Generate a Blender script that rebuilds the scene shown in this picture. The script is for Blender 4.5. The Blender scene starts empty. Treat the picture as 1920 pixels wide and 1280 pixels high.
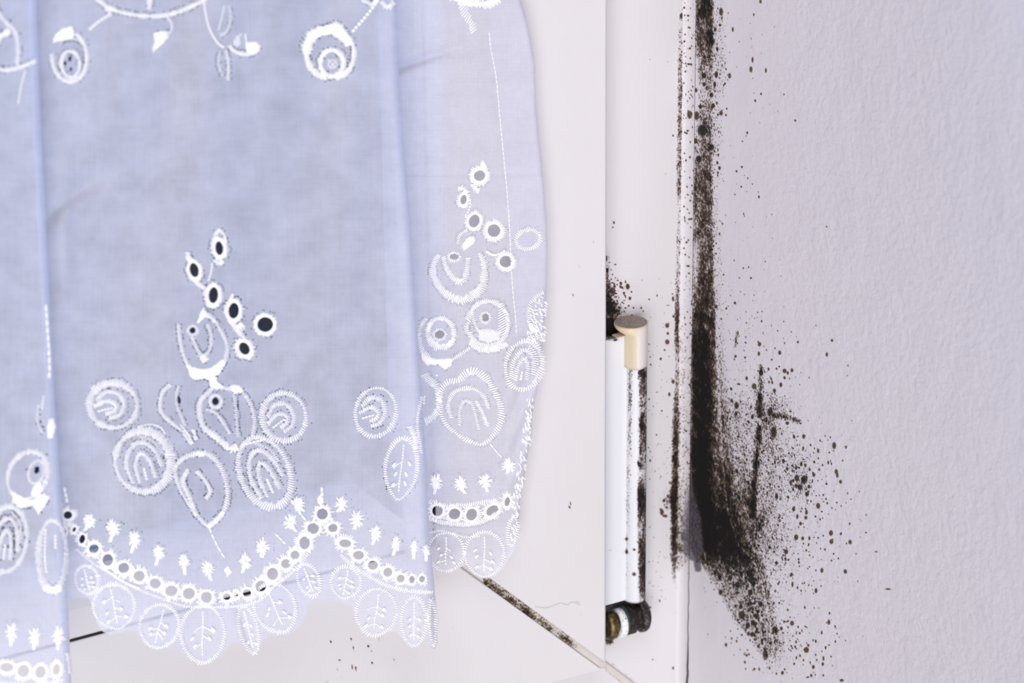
import bpy, math, random
import numpy as np
from mathutils import Vector, kdtree

# ---------------------------------------------------------------- camera, world, lights
S = bpy.context.scene
C = S.collection
AZ, TILT, ROLL, DIST = math.radians(29.455), math.radians(23.795), math.radians(-0.598), 1.0752
FPX = DIST * 6000.0                                     # focal length in pixels of the 1920 wide frame
vd = np.array([math.sin(AZ) * math.cos(TILT), math.cos(AZ) * math.cos(TILT), -math.sin(TILT)])
_R = np.array([math.cos(AZ), -math.sin(AZ), 0.0]); _U = np.cross(_R, vd)
vr = _R * math.cos(ROLL) + _U * math.sin(ROLL)
vu = -_R * math.sin(ROLL) + _U * math.cos(ROLL)
cpos = -DIST * vd
cam = bpy.data.cameras.new('camera'); cam_o = bpy.data.objects.new('camera', cam); C.objects.link(cam_o)
cam.sensor_width = 36.0; cam.lens = FPX * 36.0 / 1920.0; cam.clip_start = 0.02; cam.clip_end = 50
from mathutils import Matrix
m = Matrix((( vr[0], vu[0], -vd[0], cpos[0]), (vr[1], vu[1], -vd[1], cpos[1]), (vr[2], vu[2], -vd[2], cpos[2]), (0, 0, 0, 1)))
cam_o.matrix_world = m
cam.dof.use_dof = True; cam.dof.focus_distance = DIST - 0.002; cam.dof.aperture_fstop = 17.0
S.camera = cam_o

w = bpy.data.worlds.new('dusk'); S.world = w; w.use_nodes = True
w.node_tree.nodes['Background'].inputs[0].default_value = (0.10, 0.14, 0.42, 1)
w.node_tree.nodes['Background'].inputs[1].default_value = 0.035

def area(name, pos, size, power, col, target=(0.03, 0, 0)):
    l = bpy.data.lights.new(name, 'AREA'); l.shape = 'RECTANGLE'; l.size = size[0]; l.size_y = size[1]
    l.energy = power; l.color = col
    o = bpy.data.objects.new(name, l); C.objects.link(o); o.location = pos
    o.rotation_euler = (Vector(target) - Vector(pos)).to_track_quat('-Z', 'Y').to_euler()
    return o
area('room_daylight', (-1.25, -2.35, -0.25), (2.0, 1.6), 68, (1.0, 0.983, 0.985))
area('room_top_fill', (-0.9, -1.7, 2.2), (1.4, 1.4), 27, (1.0, 0.97, 1.0))  # weaker top fill, added; no ceiling lamp is known here
area('sill_bounce', (-0.5, -0.9, -1.3), (1.2, 0.8), 7, (1.0, 0.97, 0.95))

area('blue_fill_outside', (-1.3, 1.3, 0.9), (1.2, 1.2), 92, (0.36, 0.55, 1.0), (-0.1, 0, 0.1))  # blue fill added outside, kept out of view, tints the cloth before the pane

S.view_settings.view_transform = 'Standard'; S.view_settings.look = 'None'
S.view_settings.gamma = 1.0; S.view_settings.use_curve_mapping = False
S.view_settings.exposure = 0.0

random.seed(4); rng = np.random.default_rng(7)

# ---------------------------------------------------------------- geometry of places
def ray(px, py):
    px = np.asarray(px, float); py = np.asarray(py, float)
    return vd + vr * ((px - 960) / FPX)[..., None] - vu * ((py - 640) / FPX)[..., None]
def onY(px, py, Y):
    v = ray(px, py); return cpos + v * ((Y - cpos[1]) / v[..., 1])[..., None]
def onX(px, py, X):
    v = ray(px, py); return cpos + v * ((X - cpos[0]) / v[..., 0])[..., None]
def proj(p):
    q = np.asarray(p, float) - cpos; z = q @ vd
    return 960 + FPX * (q @ vr) / z, 640 - FPX * (q @ vu) / z

YF = 0.012                                             # face of the fixed frame, behind the sash face (y = 0)
XG = float(onY(817, 1020, 0.0)[0]); ZG = float(onY(817, 1020, 0.0)[2])   # inner corner of the sash
XS = float(onY(1136, 640, 0.0)[0]); ZB = float(onY(1133, 1252, 0.0)[2])  # outer corner of the sash
XW = float(onY(1284, 640, YF)[0])                      # plane of the reveal wall

# ---------------------------------------------------------------- object helpers
def link(name, verts, faces, mat=None, parent=None, smooth=True, attr=None, uv=None):
    me = bpy.data.meshes.new(name)
    verts = np.asarray(verts, np.float32)
    if isinstance(faces, np.ndarray):
        n = len(faces); k = faces.shape[1]
        me.vertices.add(len(verts)); me.vertices.foreach_set('co', verts.ravel())
        me.loops.add(n * k); me.loops.foreach_set('vertex_index', faces.astype(np.int32).ravel())
        me.polygons.add(n); me.polygons.foreach_set('loop_start', np.arange(0, n * k, k, dtype=np.int32))
        me.update(calc_edges=True); me.validate()
    else:
        me.from_pydata([tuple(map(float, v)) for v in verts], [], faces)
    me.polygons.foreach_set('use_smooth', [smooth] * len(me.polygons))
    if attr is not None:
        a = me.color_attributes.new('stain', 'FLOAT_COLOR', 'POINT')
        b = np.ones((len(verts), 4), np.float32); b[:, :3] = attr
        a.data.foreach_set('color', b.ravel())
    if uv is not None:
        a = me.attributes.new('weave', 'FLOAT_VECTOR', 'POINT')
        b = np.zeros((len(verts), 3), np.float32); b[:, :2] = uv
        a.data.foreach_set('vector', b.ravel())
    if mat: me.materials.append(mat)
    me.update()
    o = bpy.data.objects.new(name, me); C.objects.link(o)
    if parent: o.parent = parent
    return o
def empty(name, loc=(0, 0, 0)):
    o = bpy.data.objects.new(name, None); C.objects.link(o); o.location = loc
    o.empty_display_size = 0.01
    return o
def reparent(ch, root):
    ch.parent = root; ch.matrix_parent_inverse = Matrix.Translation(-Vector(root.location))
def gridfaces(nr, nc):
    i = np.arange(nr - 1)[:, None] * nc + np.arange(nc - 1)[None, :]
    return np.stack([i, i + nc, i + nc + 1, i + 1], -1).reshape(-1, 4)

# ---------------------------------------------------------------- materials
def newmat(name):
    mt = bpy.data.materials.new(name); mt.use_nodes = True
    nt = mt.node_tree; nt.nodes.clear(); return mt, nt
class N:
    def __init__(s, nt): s.nt = nt
    def n(s, t, **kw):
        x = s.nt.nodes.new(t)
        for k, v in kw.items():
            if k == 'inp':
                for kk, vv in v.items():
                    if hasattr(vv, 'links') or isinstance(vv, bpy.types.NodeSocket): s.nt.links.new(vv, x.inputs[kk])
                    else: x.inputs[kk].default_value = vv
            else: setattr(x, k, v)
        return x
    def m(s, op, a, b=None, c=None, clamp=False):
        x = s.nt.nodes.new('ShaderNodeMath'); x.operation = op; x.use_clamp = clamp
        for i, v in enumerate((a, b, c)):
            if v is None: continue
            if isinstance(v, bpy.types.NodeSocket): s.nt.links.new(v, x.inputs[i])
            else: x.inputs[i].default_value = v
        return x.outputs[0]
    def step(s, v, lo, hi):
        x = s.nt.nodes.new('ShaderNodeMapRange'); x.interpolation_type = 'SMOOTHSTEP'
        s.nt.links.new(v, x.inputs[0]); x.inputs[1].default_value = lo; x.inputs[2].default_value = hi
        return x.outputs[0]
    def mix(s, f, a, b):
        x = s.nt.nodes.new('ShaderNodeMix'); x.data_type = 'RGBA'
        for i, v in ((0, f), (6, a), (7, b)):
            if isinstance(v, bpy.types.NodeSocket): s.nt.links.new(v, x.inputs[i])
            else: x.inputs[i].default_value = v if i == 0 else (*v, 1)
        return x.outputs[2]
    def pos(s, scale=(1000, 1000, 1000)):
        g = s.n('ShaderNodeNewGeometry')
        v = s.n('ShaderNodeVectorMath', operation='MULTIPLY'); s.nt.links.new(g.outputs['Position'], v.inputs[0])
        v.inputs[1].default_value = scale; return v.outputs[0]

def stained(name, base, rough, wall=False, streak=0.6, spec=0.35, tint=None):
    """painted or plastic surface with black mould: the stain attribute says where, noise says the grain"""
    mt, nt = newmat(name); g = N(nt)
    at = g.n('ShaderNodeAttribute', attribute_name='stain')
    sp = g.n('ShaderNodeSeparateColor'); nt.links.new(at.outputs['Color'], sp.inputs[0])
    D, SP, GR = sp.outputs[0], sp.outputs[1], sp.outputs[2]
    p = g.pos()                                               # millimetres
    ps = g.pos((1000, 1000, 1000 * streak))
    n1 = g.n('ShaderNodeTexNoise', inp={'Vector': ps, 'Scale': 1.15, 'Detail': 9.0, 'Roughness': 0.68}).outputs[0]
    n2 = g.n('ShaderNodeTexNoise', inp={'Vector': p, 'Scale': 4.2, 'Detail': 5.0, 'Roughness': 0.7}).outputs[0]
    n3 = g.n('ShaderNodeTexNoise', inp={'Vector': p, 'Scale': 0.33, 'Detail': 4.0, 'Roughness': 0.6}).outputs[0]
    D0 = D; D = g.m('MULTIPLY', D, g.m('ADD', 1.0, g.m('MULTIPLY', g.m('SUBTRACT', n3, 0.5), 1.3)))
    warp = g.n('ShaderNodeVectorMath', operation='ADD')
    wn = g.n('ShaderNodeTexNoise', inp={'Vector': p, 'Scale': 2.5, 'Detail': 3.0})
    nt.links.new(p, warp.inputs[0])
    wv = g.n('ShaderNodeVectorMath', operation='SCALE'); nt.links.new(wn.outputs['Color'], wv.inputs[0]); wv.inputs['Scale'].default_value = 0.9
    nt.links.new(wv.outputs[0], warp.inputs[1])
    def dots(scale, k, edge):
        v = g.n('ShaderNodeTexVoronoi', inp={'Vector': warp.outputs[0], 'Scale': scale})
        c = g.n('ShaderNodeSeparateColor'); nt.links.new(v.outputs['Color'], c.inputs[0])
        # radius of each dot: grows with the density and with the cell's own number
        r = g.m('SUBTRACT', g.m('MULTIPLY', D, k), g.m('MULTIPLY', c.outputs[0], 0.42))
        return g.step(g.m('SUBTRACT', r, v.outputs['Distance']), -edge, edge * 0.6)
    d1 = dots(1.25, 0.95, 0.06); d2 = dots(2.9, 0.95, 0.12)
    solid = g.step(g.m('ADD', g.m('MULTIPLY', D, 1.15), g.m('ADD', g.m('MULTIPLY', g.m('SUBTRACT', n1, 0.5), 3.4), g.m('MULTIPLY', g.m('SUBTRACT', n2, 0.5), 1.7))), 0.80, 1.08)
    solid = g.m('MULTIPLY', solid, g.step(D, 0.05, 0.25))
    spot = g.step(g.m('ADD', SP, g.m('MULTIPLY', g.m('SUBTRACT', n2, 0.5), 0.75)), 0.40, 0.66)
    spot = g.m('MULTIPLY', spot, g.step(SP, 0.02, 0.2))
    haze = g.m('MULTIPLY', g.step(g.m('ADD', D, g.m('MULTIPLY', g.m('SUBTRACT', n1, 0.5), 0.7)), 0.25, 1.2), 0.42)
    halo = g.m('MULTIPLY', g.step(SP, 0.0, 0.7), 0.16)
    M = g.m('MAXIMUM', g.m('MAXIMUM', g.m('MULTIPLY', d1, 0.95), g.m('MULTIPLY', d2, 0.8)), g.m('MAXIMUM', g.m('MULTIPLY', solid, 0.98), g.m('MULTIPLY', spot, 0.96)))
    M = g.m('MAXIMUM', M, g.m('MAXIMUM', haze, halo))
    dark = g.step(g.m('ADD', g.m('ADD', g.m('MULTIPLY', D, 0.75), g.m('MULTIPLY', SP, 0.45)), g.m('MULTIPLY', g.m('SUBTRACT', n1, 0.5), 1.5)), 0.30, 1.0)
    mcol = g.mix(dark, tint or (0.115, 0.070, 0.030), (0.0035, 0.0022, 0.0018))
    bn = g.n('ShaderNodeTexNoise', inp={'Vector': p, 'Scale': 0.045, 'Detail': 3.0}).outputs[0]
    b2 = g.mix(g.m('MULTIPLY', bn, 0.30), base, tuple(c * k for c, k in zip(base, (0.90, 0.89, 0.91))))
    gcol = g.mix(g.step(n1, 0.35, 0.7), (0.045, 0.038, 0.046), (0.155, 0.138, 0.158))
    c0 = g.mix(M, b2, mcol)
    c1 = g.mix(g.m('MULTIPLY', g.step(g.m('ADD', GR, g.m('MULTIPLY', g.m('SUBTRACT', n1, 0.5), 0.6)), 0.35, 0.7), 0.9), c0, gcol)
    bs = g.n('ShaderNodeBsdfPrincipled'); nt.links.new(c1, bs.inputs['Base Color'])
    nt.links.new(g.m('ADD', g.m('MULTIPLY', M, 0.4), rough, clamp=True), bs.inputs['Roughness'])
    nt.links.new(g.m('MULTIPLY', g.m('SUBTRACT', 1.0, M), spec), bs.inputs['Specular IOR Level'])
    # relief
    if wall:
        rl = g.n('ShaderNodeTexNoise', inp={'Vector': p, 'Scale': 0.42, 'Detail': 3.0, 'Roughness': 0.5, 'Distortion': 0.4}).outputs[0]
        gp = g.n('ShaderNodeSeparateXYZ'); gg = g.n('ShaderNodeNewGeometry'); nt.links.new(gg.outputs['Position'], gp.inputs[0])
        far = g.step(gp.outputs[1], -0.012, -0.055)                 # roller paint starts some way out of the corner
        vst = g.n('ShaderNodeTexNoise', inp={'Vector': g.pos((1000, 1000, 14)), 'Scale': 1.1, 'Detail': 3.0}).outputs[0]
        far2 = g.m('SUBTRACT', 1.0, far)
        h = g.m('ADD', g.m('MULTIPLY', g.m('MULTIPLY', rl, 0.65), g.m('ADD', g.m('MULTIPLY', far, 0.92), 0.08)), g.m('MULTIPLY', g.m('MULTIPLY', vst, far2), 0.10))
        h = g.m('ADD', h, g.m('MULTIPLY', g.n('ShaderNodeTexNoise', inp={'Vector': p, 'Scale': 0.09, 'Detail': 2.0}).outputs[0], 0.9))
    else:
        vst = g.n('ShaderNodeTexNoise', inp={'Vector': g.pos((1000, 1000, 20)), 'Scale': 0.9, 'Detail': 3.0}).outputs[0]
        h = g.m('MULTIPLY', vst, 0.05)
    h = g.m('ADD', h, g.m('MULTIPLY', M, 0.06))
    b = g.n('ShaderNodeBump', inp={'Height': h, 'Strength': 0.55, 'Distance': 0.001})
    nt.links.new(b.outputs[0], bs.inputs['Normal'])
    o = g.n('ShaderNodeOutputMaterial'); nt.links.new(bs.outputs[0], o.inputs[0])
    return mt

M_wall = stained('painted_wall', (0.725, 0.690, 0.740), 0.62, wall=True, streak=0.7)
M_frame = stained('white_plastic_frame', (0.640, 0.620, 0.640), 0.34, streak=0.7, tint=(0.10, 0.045, 0.03))
M_sash = stained('white_plastic_sash', (0.640, 0.625, 0.635), 0.36, streak=1.0, tint=(0.10, 0.045, 0.03))
M_bead = stained('painted_sealant', (0.645, 0.615, 0.645), 0.45, streak=0.35)
M_hinge = stained('white_hinge_cover', (0.665, 0.675, 0.71), 0.32, streak=0.35, tint=(0.09, 0.045, 0.035))
M_seam = stained('bare_plastic_weld', (0.57, 0.53, 0.50), 0.5, streak=1.0)

def plain(name, col, rough=0.5, metal=0.0, nscale=None, col2=None, thr=(0.4, 0.6), bump=0.0, spec=0.4):
    mt, nt = newmat(name); g = N(nt)
    bs = g.n('ShaderNodeBsdfPrincipled', inp={'Base Color': (*col, 1), 'Roughness': rough, 'Metallic': metal})
    bs.inputs['Specular IOR Level'].default_value = spec
    if nscale:
        n = g.n('ShaderNodeTexNoise', inp={'Vector': g.pos(), 'Scale': nscale, 'Detail': 6.0, 'Roughness': 0.65}).outputs[0]
        nt.links.new(g.mix(g.step(n, *thr), col, col2), bs.inputs['Base Color'])
        if bump:
            b = g.n('ShaderNodeBump', inp={'Height': n, 'Strength': bump, 'Distance': 0.001}); nt.links.new(b.outputs[0], bs.inputs['Normal'])
    o = g.n('ShaderNodeOutputMaterial'); nt.links.new(bs.outputs[0], o.inputs[0]); return mt
M_gasket = plain('black_rubber', (0.012, 0.008, 0.008), 0.6)
M_line = plain('dirty_joint', (0.02, 0.016, 0.018), 0.8)
M_captop = plain('weathered_cap_top', (0.24, 0.19, 0.16), 0.8, nscale=2.2, col2=(0.42, 0.36, 0.31), bump=0.3)
M_rust = plain('rusty_dark_steel', (0.010, 0.007, 0.007), 0.6, 0.3, 0.9, (0.13, 0.075, 0.045), (0.5, 0.72), 0.6)
M_disc = plain('grimy_steel', (0.015, 0.010, 0.011), 0.6, 0.2, 0.7, (0.16, 0.13, 0.135), (0.45, 0.68), 0.5)
M_brass = plain('tarnished_brass', (0.05, 0.035, 0.012), 0.35, 0.8, 0.8, (0.20, 0.15, 0.06), (0.3, 0.8), 0.1)
M_verdigris = plain('verdigris', (0.01, 0.07, 0.045), 0.6, 0.0, 1.2, (0.03, 0.02, 0.015))
M_collar = plain('chipped_white_collar', (0.80, 0.80, 0.84), 0.45, 0.0, 1.0, (0.03, 0.02, 0.016), (0.58, 0.63))
M_hair = plain('fine_fibre', (0.42, 0.40, 0.42), 0.7)

def capmat():
    mt, nt = newmat('yellowed_cap'); g = N(nt)
    gp = g.n('ShaderNodeSeparateXYZ'); nt.links.new(g.pos((1, 1, 1)), gp.inputs[0])
    n = g.n('ShaderNodeTexNoise', inp={'Vector': g.pos((1000, 1000, 120)), 'Scale': 0.5, 'Detail': 3.0}).outputs[0]
    n2 = g.n('ShaderNodeTexNoise', inp={'Vector': g.pos(), 'Scale': 2.0, 'Detail': 4.0}).outputs[0]
    x0 = float(CAPX)
    f = g.step(g.m('ADD', gp.outputs[0], g.m('MULTIPLY', g.m('SUBTRACT', n, 0.5), 0.0035)), x0 - 0.0042, x0 - 0.0012)
    c = g.mix(f, (0.66, 0.56, 0.40), (0.665, 0.615, 0.60))
    zt = g.step(gp.outputs[2], CAPZ - 0.0016, CAPZ - 0.0002)
    c = g.mix(g.m('MULTIPLY', zt, 0.55), c, (0.60, 0.48, 0.26))
    c = g.mix(g.m('MULTIPLY', g.step(n2, 0.70, 0.74), 0.8), c, (0.10, 0.06, 0.03))
    bs = g.n('ShaderNodeBsdfPrincipled', inp={'Base Color': c, 'Roughness': 0.38})
    o = g.n('ShaderNodeOutputMaterial'); nt.links.new(bs.outputs[0], o.inputs[0]); return mt

def glassmat():
    mt, nt = newmat('window_glass'); g = N(nt)
    t = g.n('ShaderNodeBsdfTransparent', inp={'Color': (0.80, 0.86, 0.92, 1)})
    gl = g.n('ShaderNodeBsdfGlossy', inp={'Roughness': 0.02})
    fr = g.n('ShaderNodeFresnel', inp={'IOR': 1.45})
    mx = g.n('ShaderNodeMixShader', inp={0: fr.outputs[0], 1: t.outputs[0], 2: gl.outputs[0]})
    o = g.n('ShaderNodeOutputMaterial'); nt.links.new(mx.outputs[0], o.inputs[0]); return mt
M_glass = glassmat()

def clothmat():
    mt, nt = newmat('sheer_cotton_voile'); g = N(nt)
    at = g.n('ShaderNodeAttribute', attribute_name='weave')
    def st(sx, sy, sc, det=3.0):
        v = g.n('ShaderNodeVectorMath', operation='MULTIPLY'); nt.links.new(at.outputs['Vector'], v.inputs[0])
        v.inputs[1].default_value = (sx, sy, 0)
        return g.n('ShaderNodeTexNoise', inp={'Vector': v.outputs[0], 'Scale': sc, 'Detail': det, 'Roughness': 0.6}).outputs[0]
    weft = st(0.010, 0.30, 1.0); warp = st(0.30, 0.008, 1.0); blot = st(0.016, 0.016, 1.0)
    fine = st(0.6, 0.6, 1.0, 2.0)
    yarn = g.m('MULTIPLY', g.m('ADD', weft, warp), 0.5)
    open_ = g.m('ADD', 0.235, g.m('MULTIPLY', g.m('SUBTRACT', yarn, 0.5), 0.42))
    open_ = g.m('ADD', open_, g.m('MULTIPLY', g.m('SUBTRACT', blot, 0.5), 0.38))
    open_ = g.m('ADD', open_, g.m('MULTIPLY', g.m('SUBTRACT', fine, 0.5), 0.10), clamp=True)
    col = g.mix(g.step(yarn, 0.35, 0.65), (0.80, 0.80, 0.91), (0.86, 0.855, 0.93))
    h = g.m('ADD', yarn, g.m('MULTIPLY', fine, 0.4))
    b = g.n('ShaderNodeBump', inp={'Height': h, 'Strength': 0.8, 'Distance': 0.0004})
    d = g.n('ShaderNodeBsdfDiffuse', inp={'Color': col, 'Normal': b.outputs[0]})
    t = g.n('ShaderNodeBsdfTranslucent', inp={'Color': col, 'Normal': b.outputs[0]})
    mx = g.n('ShaderNodeMixShader', inp={0: 0.42, 1: d.outputs[0], 2: t.outputs[0]})
    tr = g.n('ShaderNodeBsdfTransparent')
    mx2 = g.n('ShaderNodeMixShader', inp={0: open_, 1: mx.outputs[0], 2: tr.outputs[0]})
    o = g.n('ShaderNodeOutputMaterial'); nt.links.new(mx2.outputs[0], o.inputs[0]); return mt
M_cloth = clothmat()
def threadmat():
    mt, nt = newmat('white_rayon_thread'); g = N(nt)
    bs = g.n('ShaderNodeBsdfPrincipled', inp={'Base Color': (0.985, 0.98, 1.0, 1), 'Roughness': 0.42})
    bs.inputs['Specular IOR Level'].default_value = 0.55
    bs.inputs['Sheen Weight'].default_value = 0.5
    t = g.n('ShaderNodeBsdfTranslucent', inp={'Color': (0.95, 0.95, 1.0, 1)})
    mx = g.n('ShaderNodeMixShader', inp={0: 0.04, 1: bs.outputs[0], 2: t.outputs[0]})
    o = g.n('ShaderNodeOutputMaterial'); nt.links.new(mx.outputs[0], o.inputs[0]); return mt
M_thread = threadmat()

# ---------------------------------------------------------------- stain fields
def axis(lo, hi, f0, f1, fine, coarse):
    """coordinates lo..hi, step fine between f0 and f1, growing outside"""
    a = list(np.arange(f0, f1 + 1e-6, fine)); st = coarse; x = a[-1]
    while x < hi: x += st; st *= 1.25; a.append(min(x, hi))
    x = a[0]; st = coarse; b = []
    while x > lo: x -= st; st *= 1.25; b.append(max(x, lo))
    return np.array(b[::-1] + a)
def seg(px, py, pts, wid):
    """1 on the polyline, falling to 0 at distance wid (pixels of the drawing; wid may be a list)"""
    out = np.zeros_like(px)
    for i in range(len(pts) - 1):
        (x0, y0), (x1, y1) = pts[i], pts[i + 1]
        w0, w1 = (wid[i], wid[i + 1]) if isinstance(wid, (list, tuple)) else (wid, wid)
        dx, dy = x1 - x0, y1 - y0
        t = np.clip(((px - x0) * dx + (py - y0) * dy) / (dx * dx + dy * dy), 0, 1)
        d = np.hypot(px - x0 - t * dx, py - y0 - t * dy)
        out = np.maximum(out, np.clip(1 - d / (w0 + (w1 - w0) * t), 0, 1))
    return out
def blob(px, py, x, y, sx, sy, k=1.0, rot=0.0):
    c, s = math.cos(rot), math.sin(rot); dx, dy = px - x, py - y
    u, v = dx * c + dy * s, -dx * s + dy * c
    return k * np.exp(-(u / sx) ** 2 - (v / sy) ** 2)
def ramp(v, ks):
    xs, ys = zip(*ks); return np.interp(v, xs, ys)
def spots(PX, PY, lst):
    """lst of (x, y, rx, ry): field that is 0.5 on the rim of each spot"""
    out = np.zeros_like(PX); xs = PX[0]; ys = PY[:, 0]
    for x, y, rx, ry in lst:
        i0, i1 = np.searchsorted(xs, (x - 2 * rx, x + 2 * rx)); j0, j1 = np.searchsorted(ys, (y - 2 * ry, y + 2 * ry))
        if i1 <= i0 or j1 <= j0: continue
        a = PX[j0:j1, i0:i1]; b = PY[j0:j1, i0:i1]
        q = np.sqrt(((a - x) / rx) ** 2 + ((b - y) / ry) ** 2)
        out[j0:j1, i0:i1] = np.maximum(out[j0:j1, i0:i1], np.clip(1.25 - 0.75 * q, 0, 1))
    return out

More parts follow.
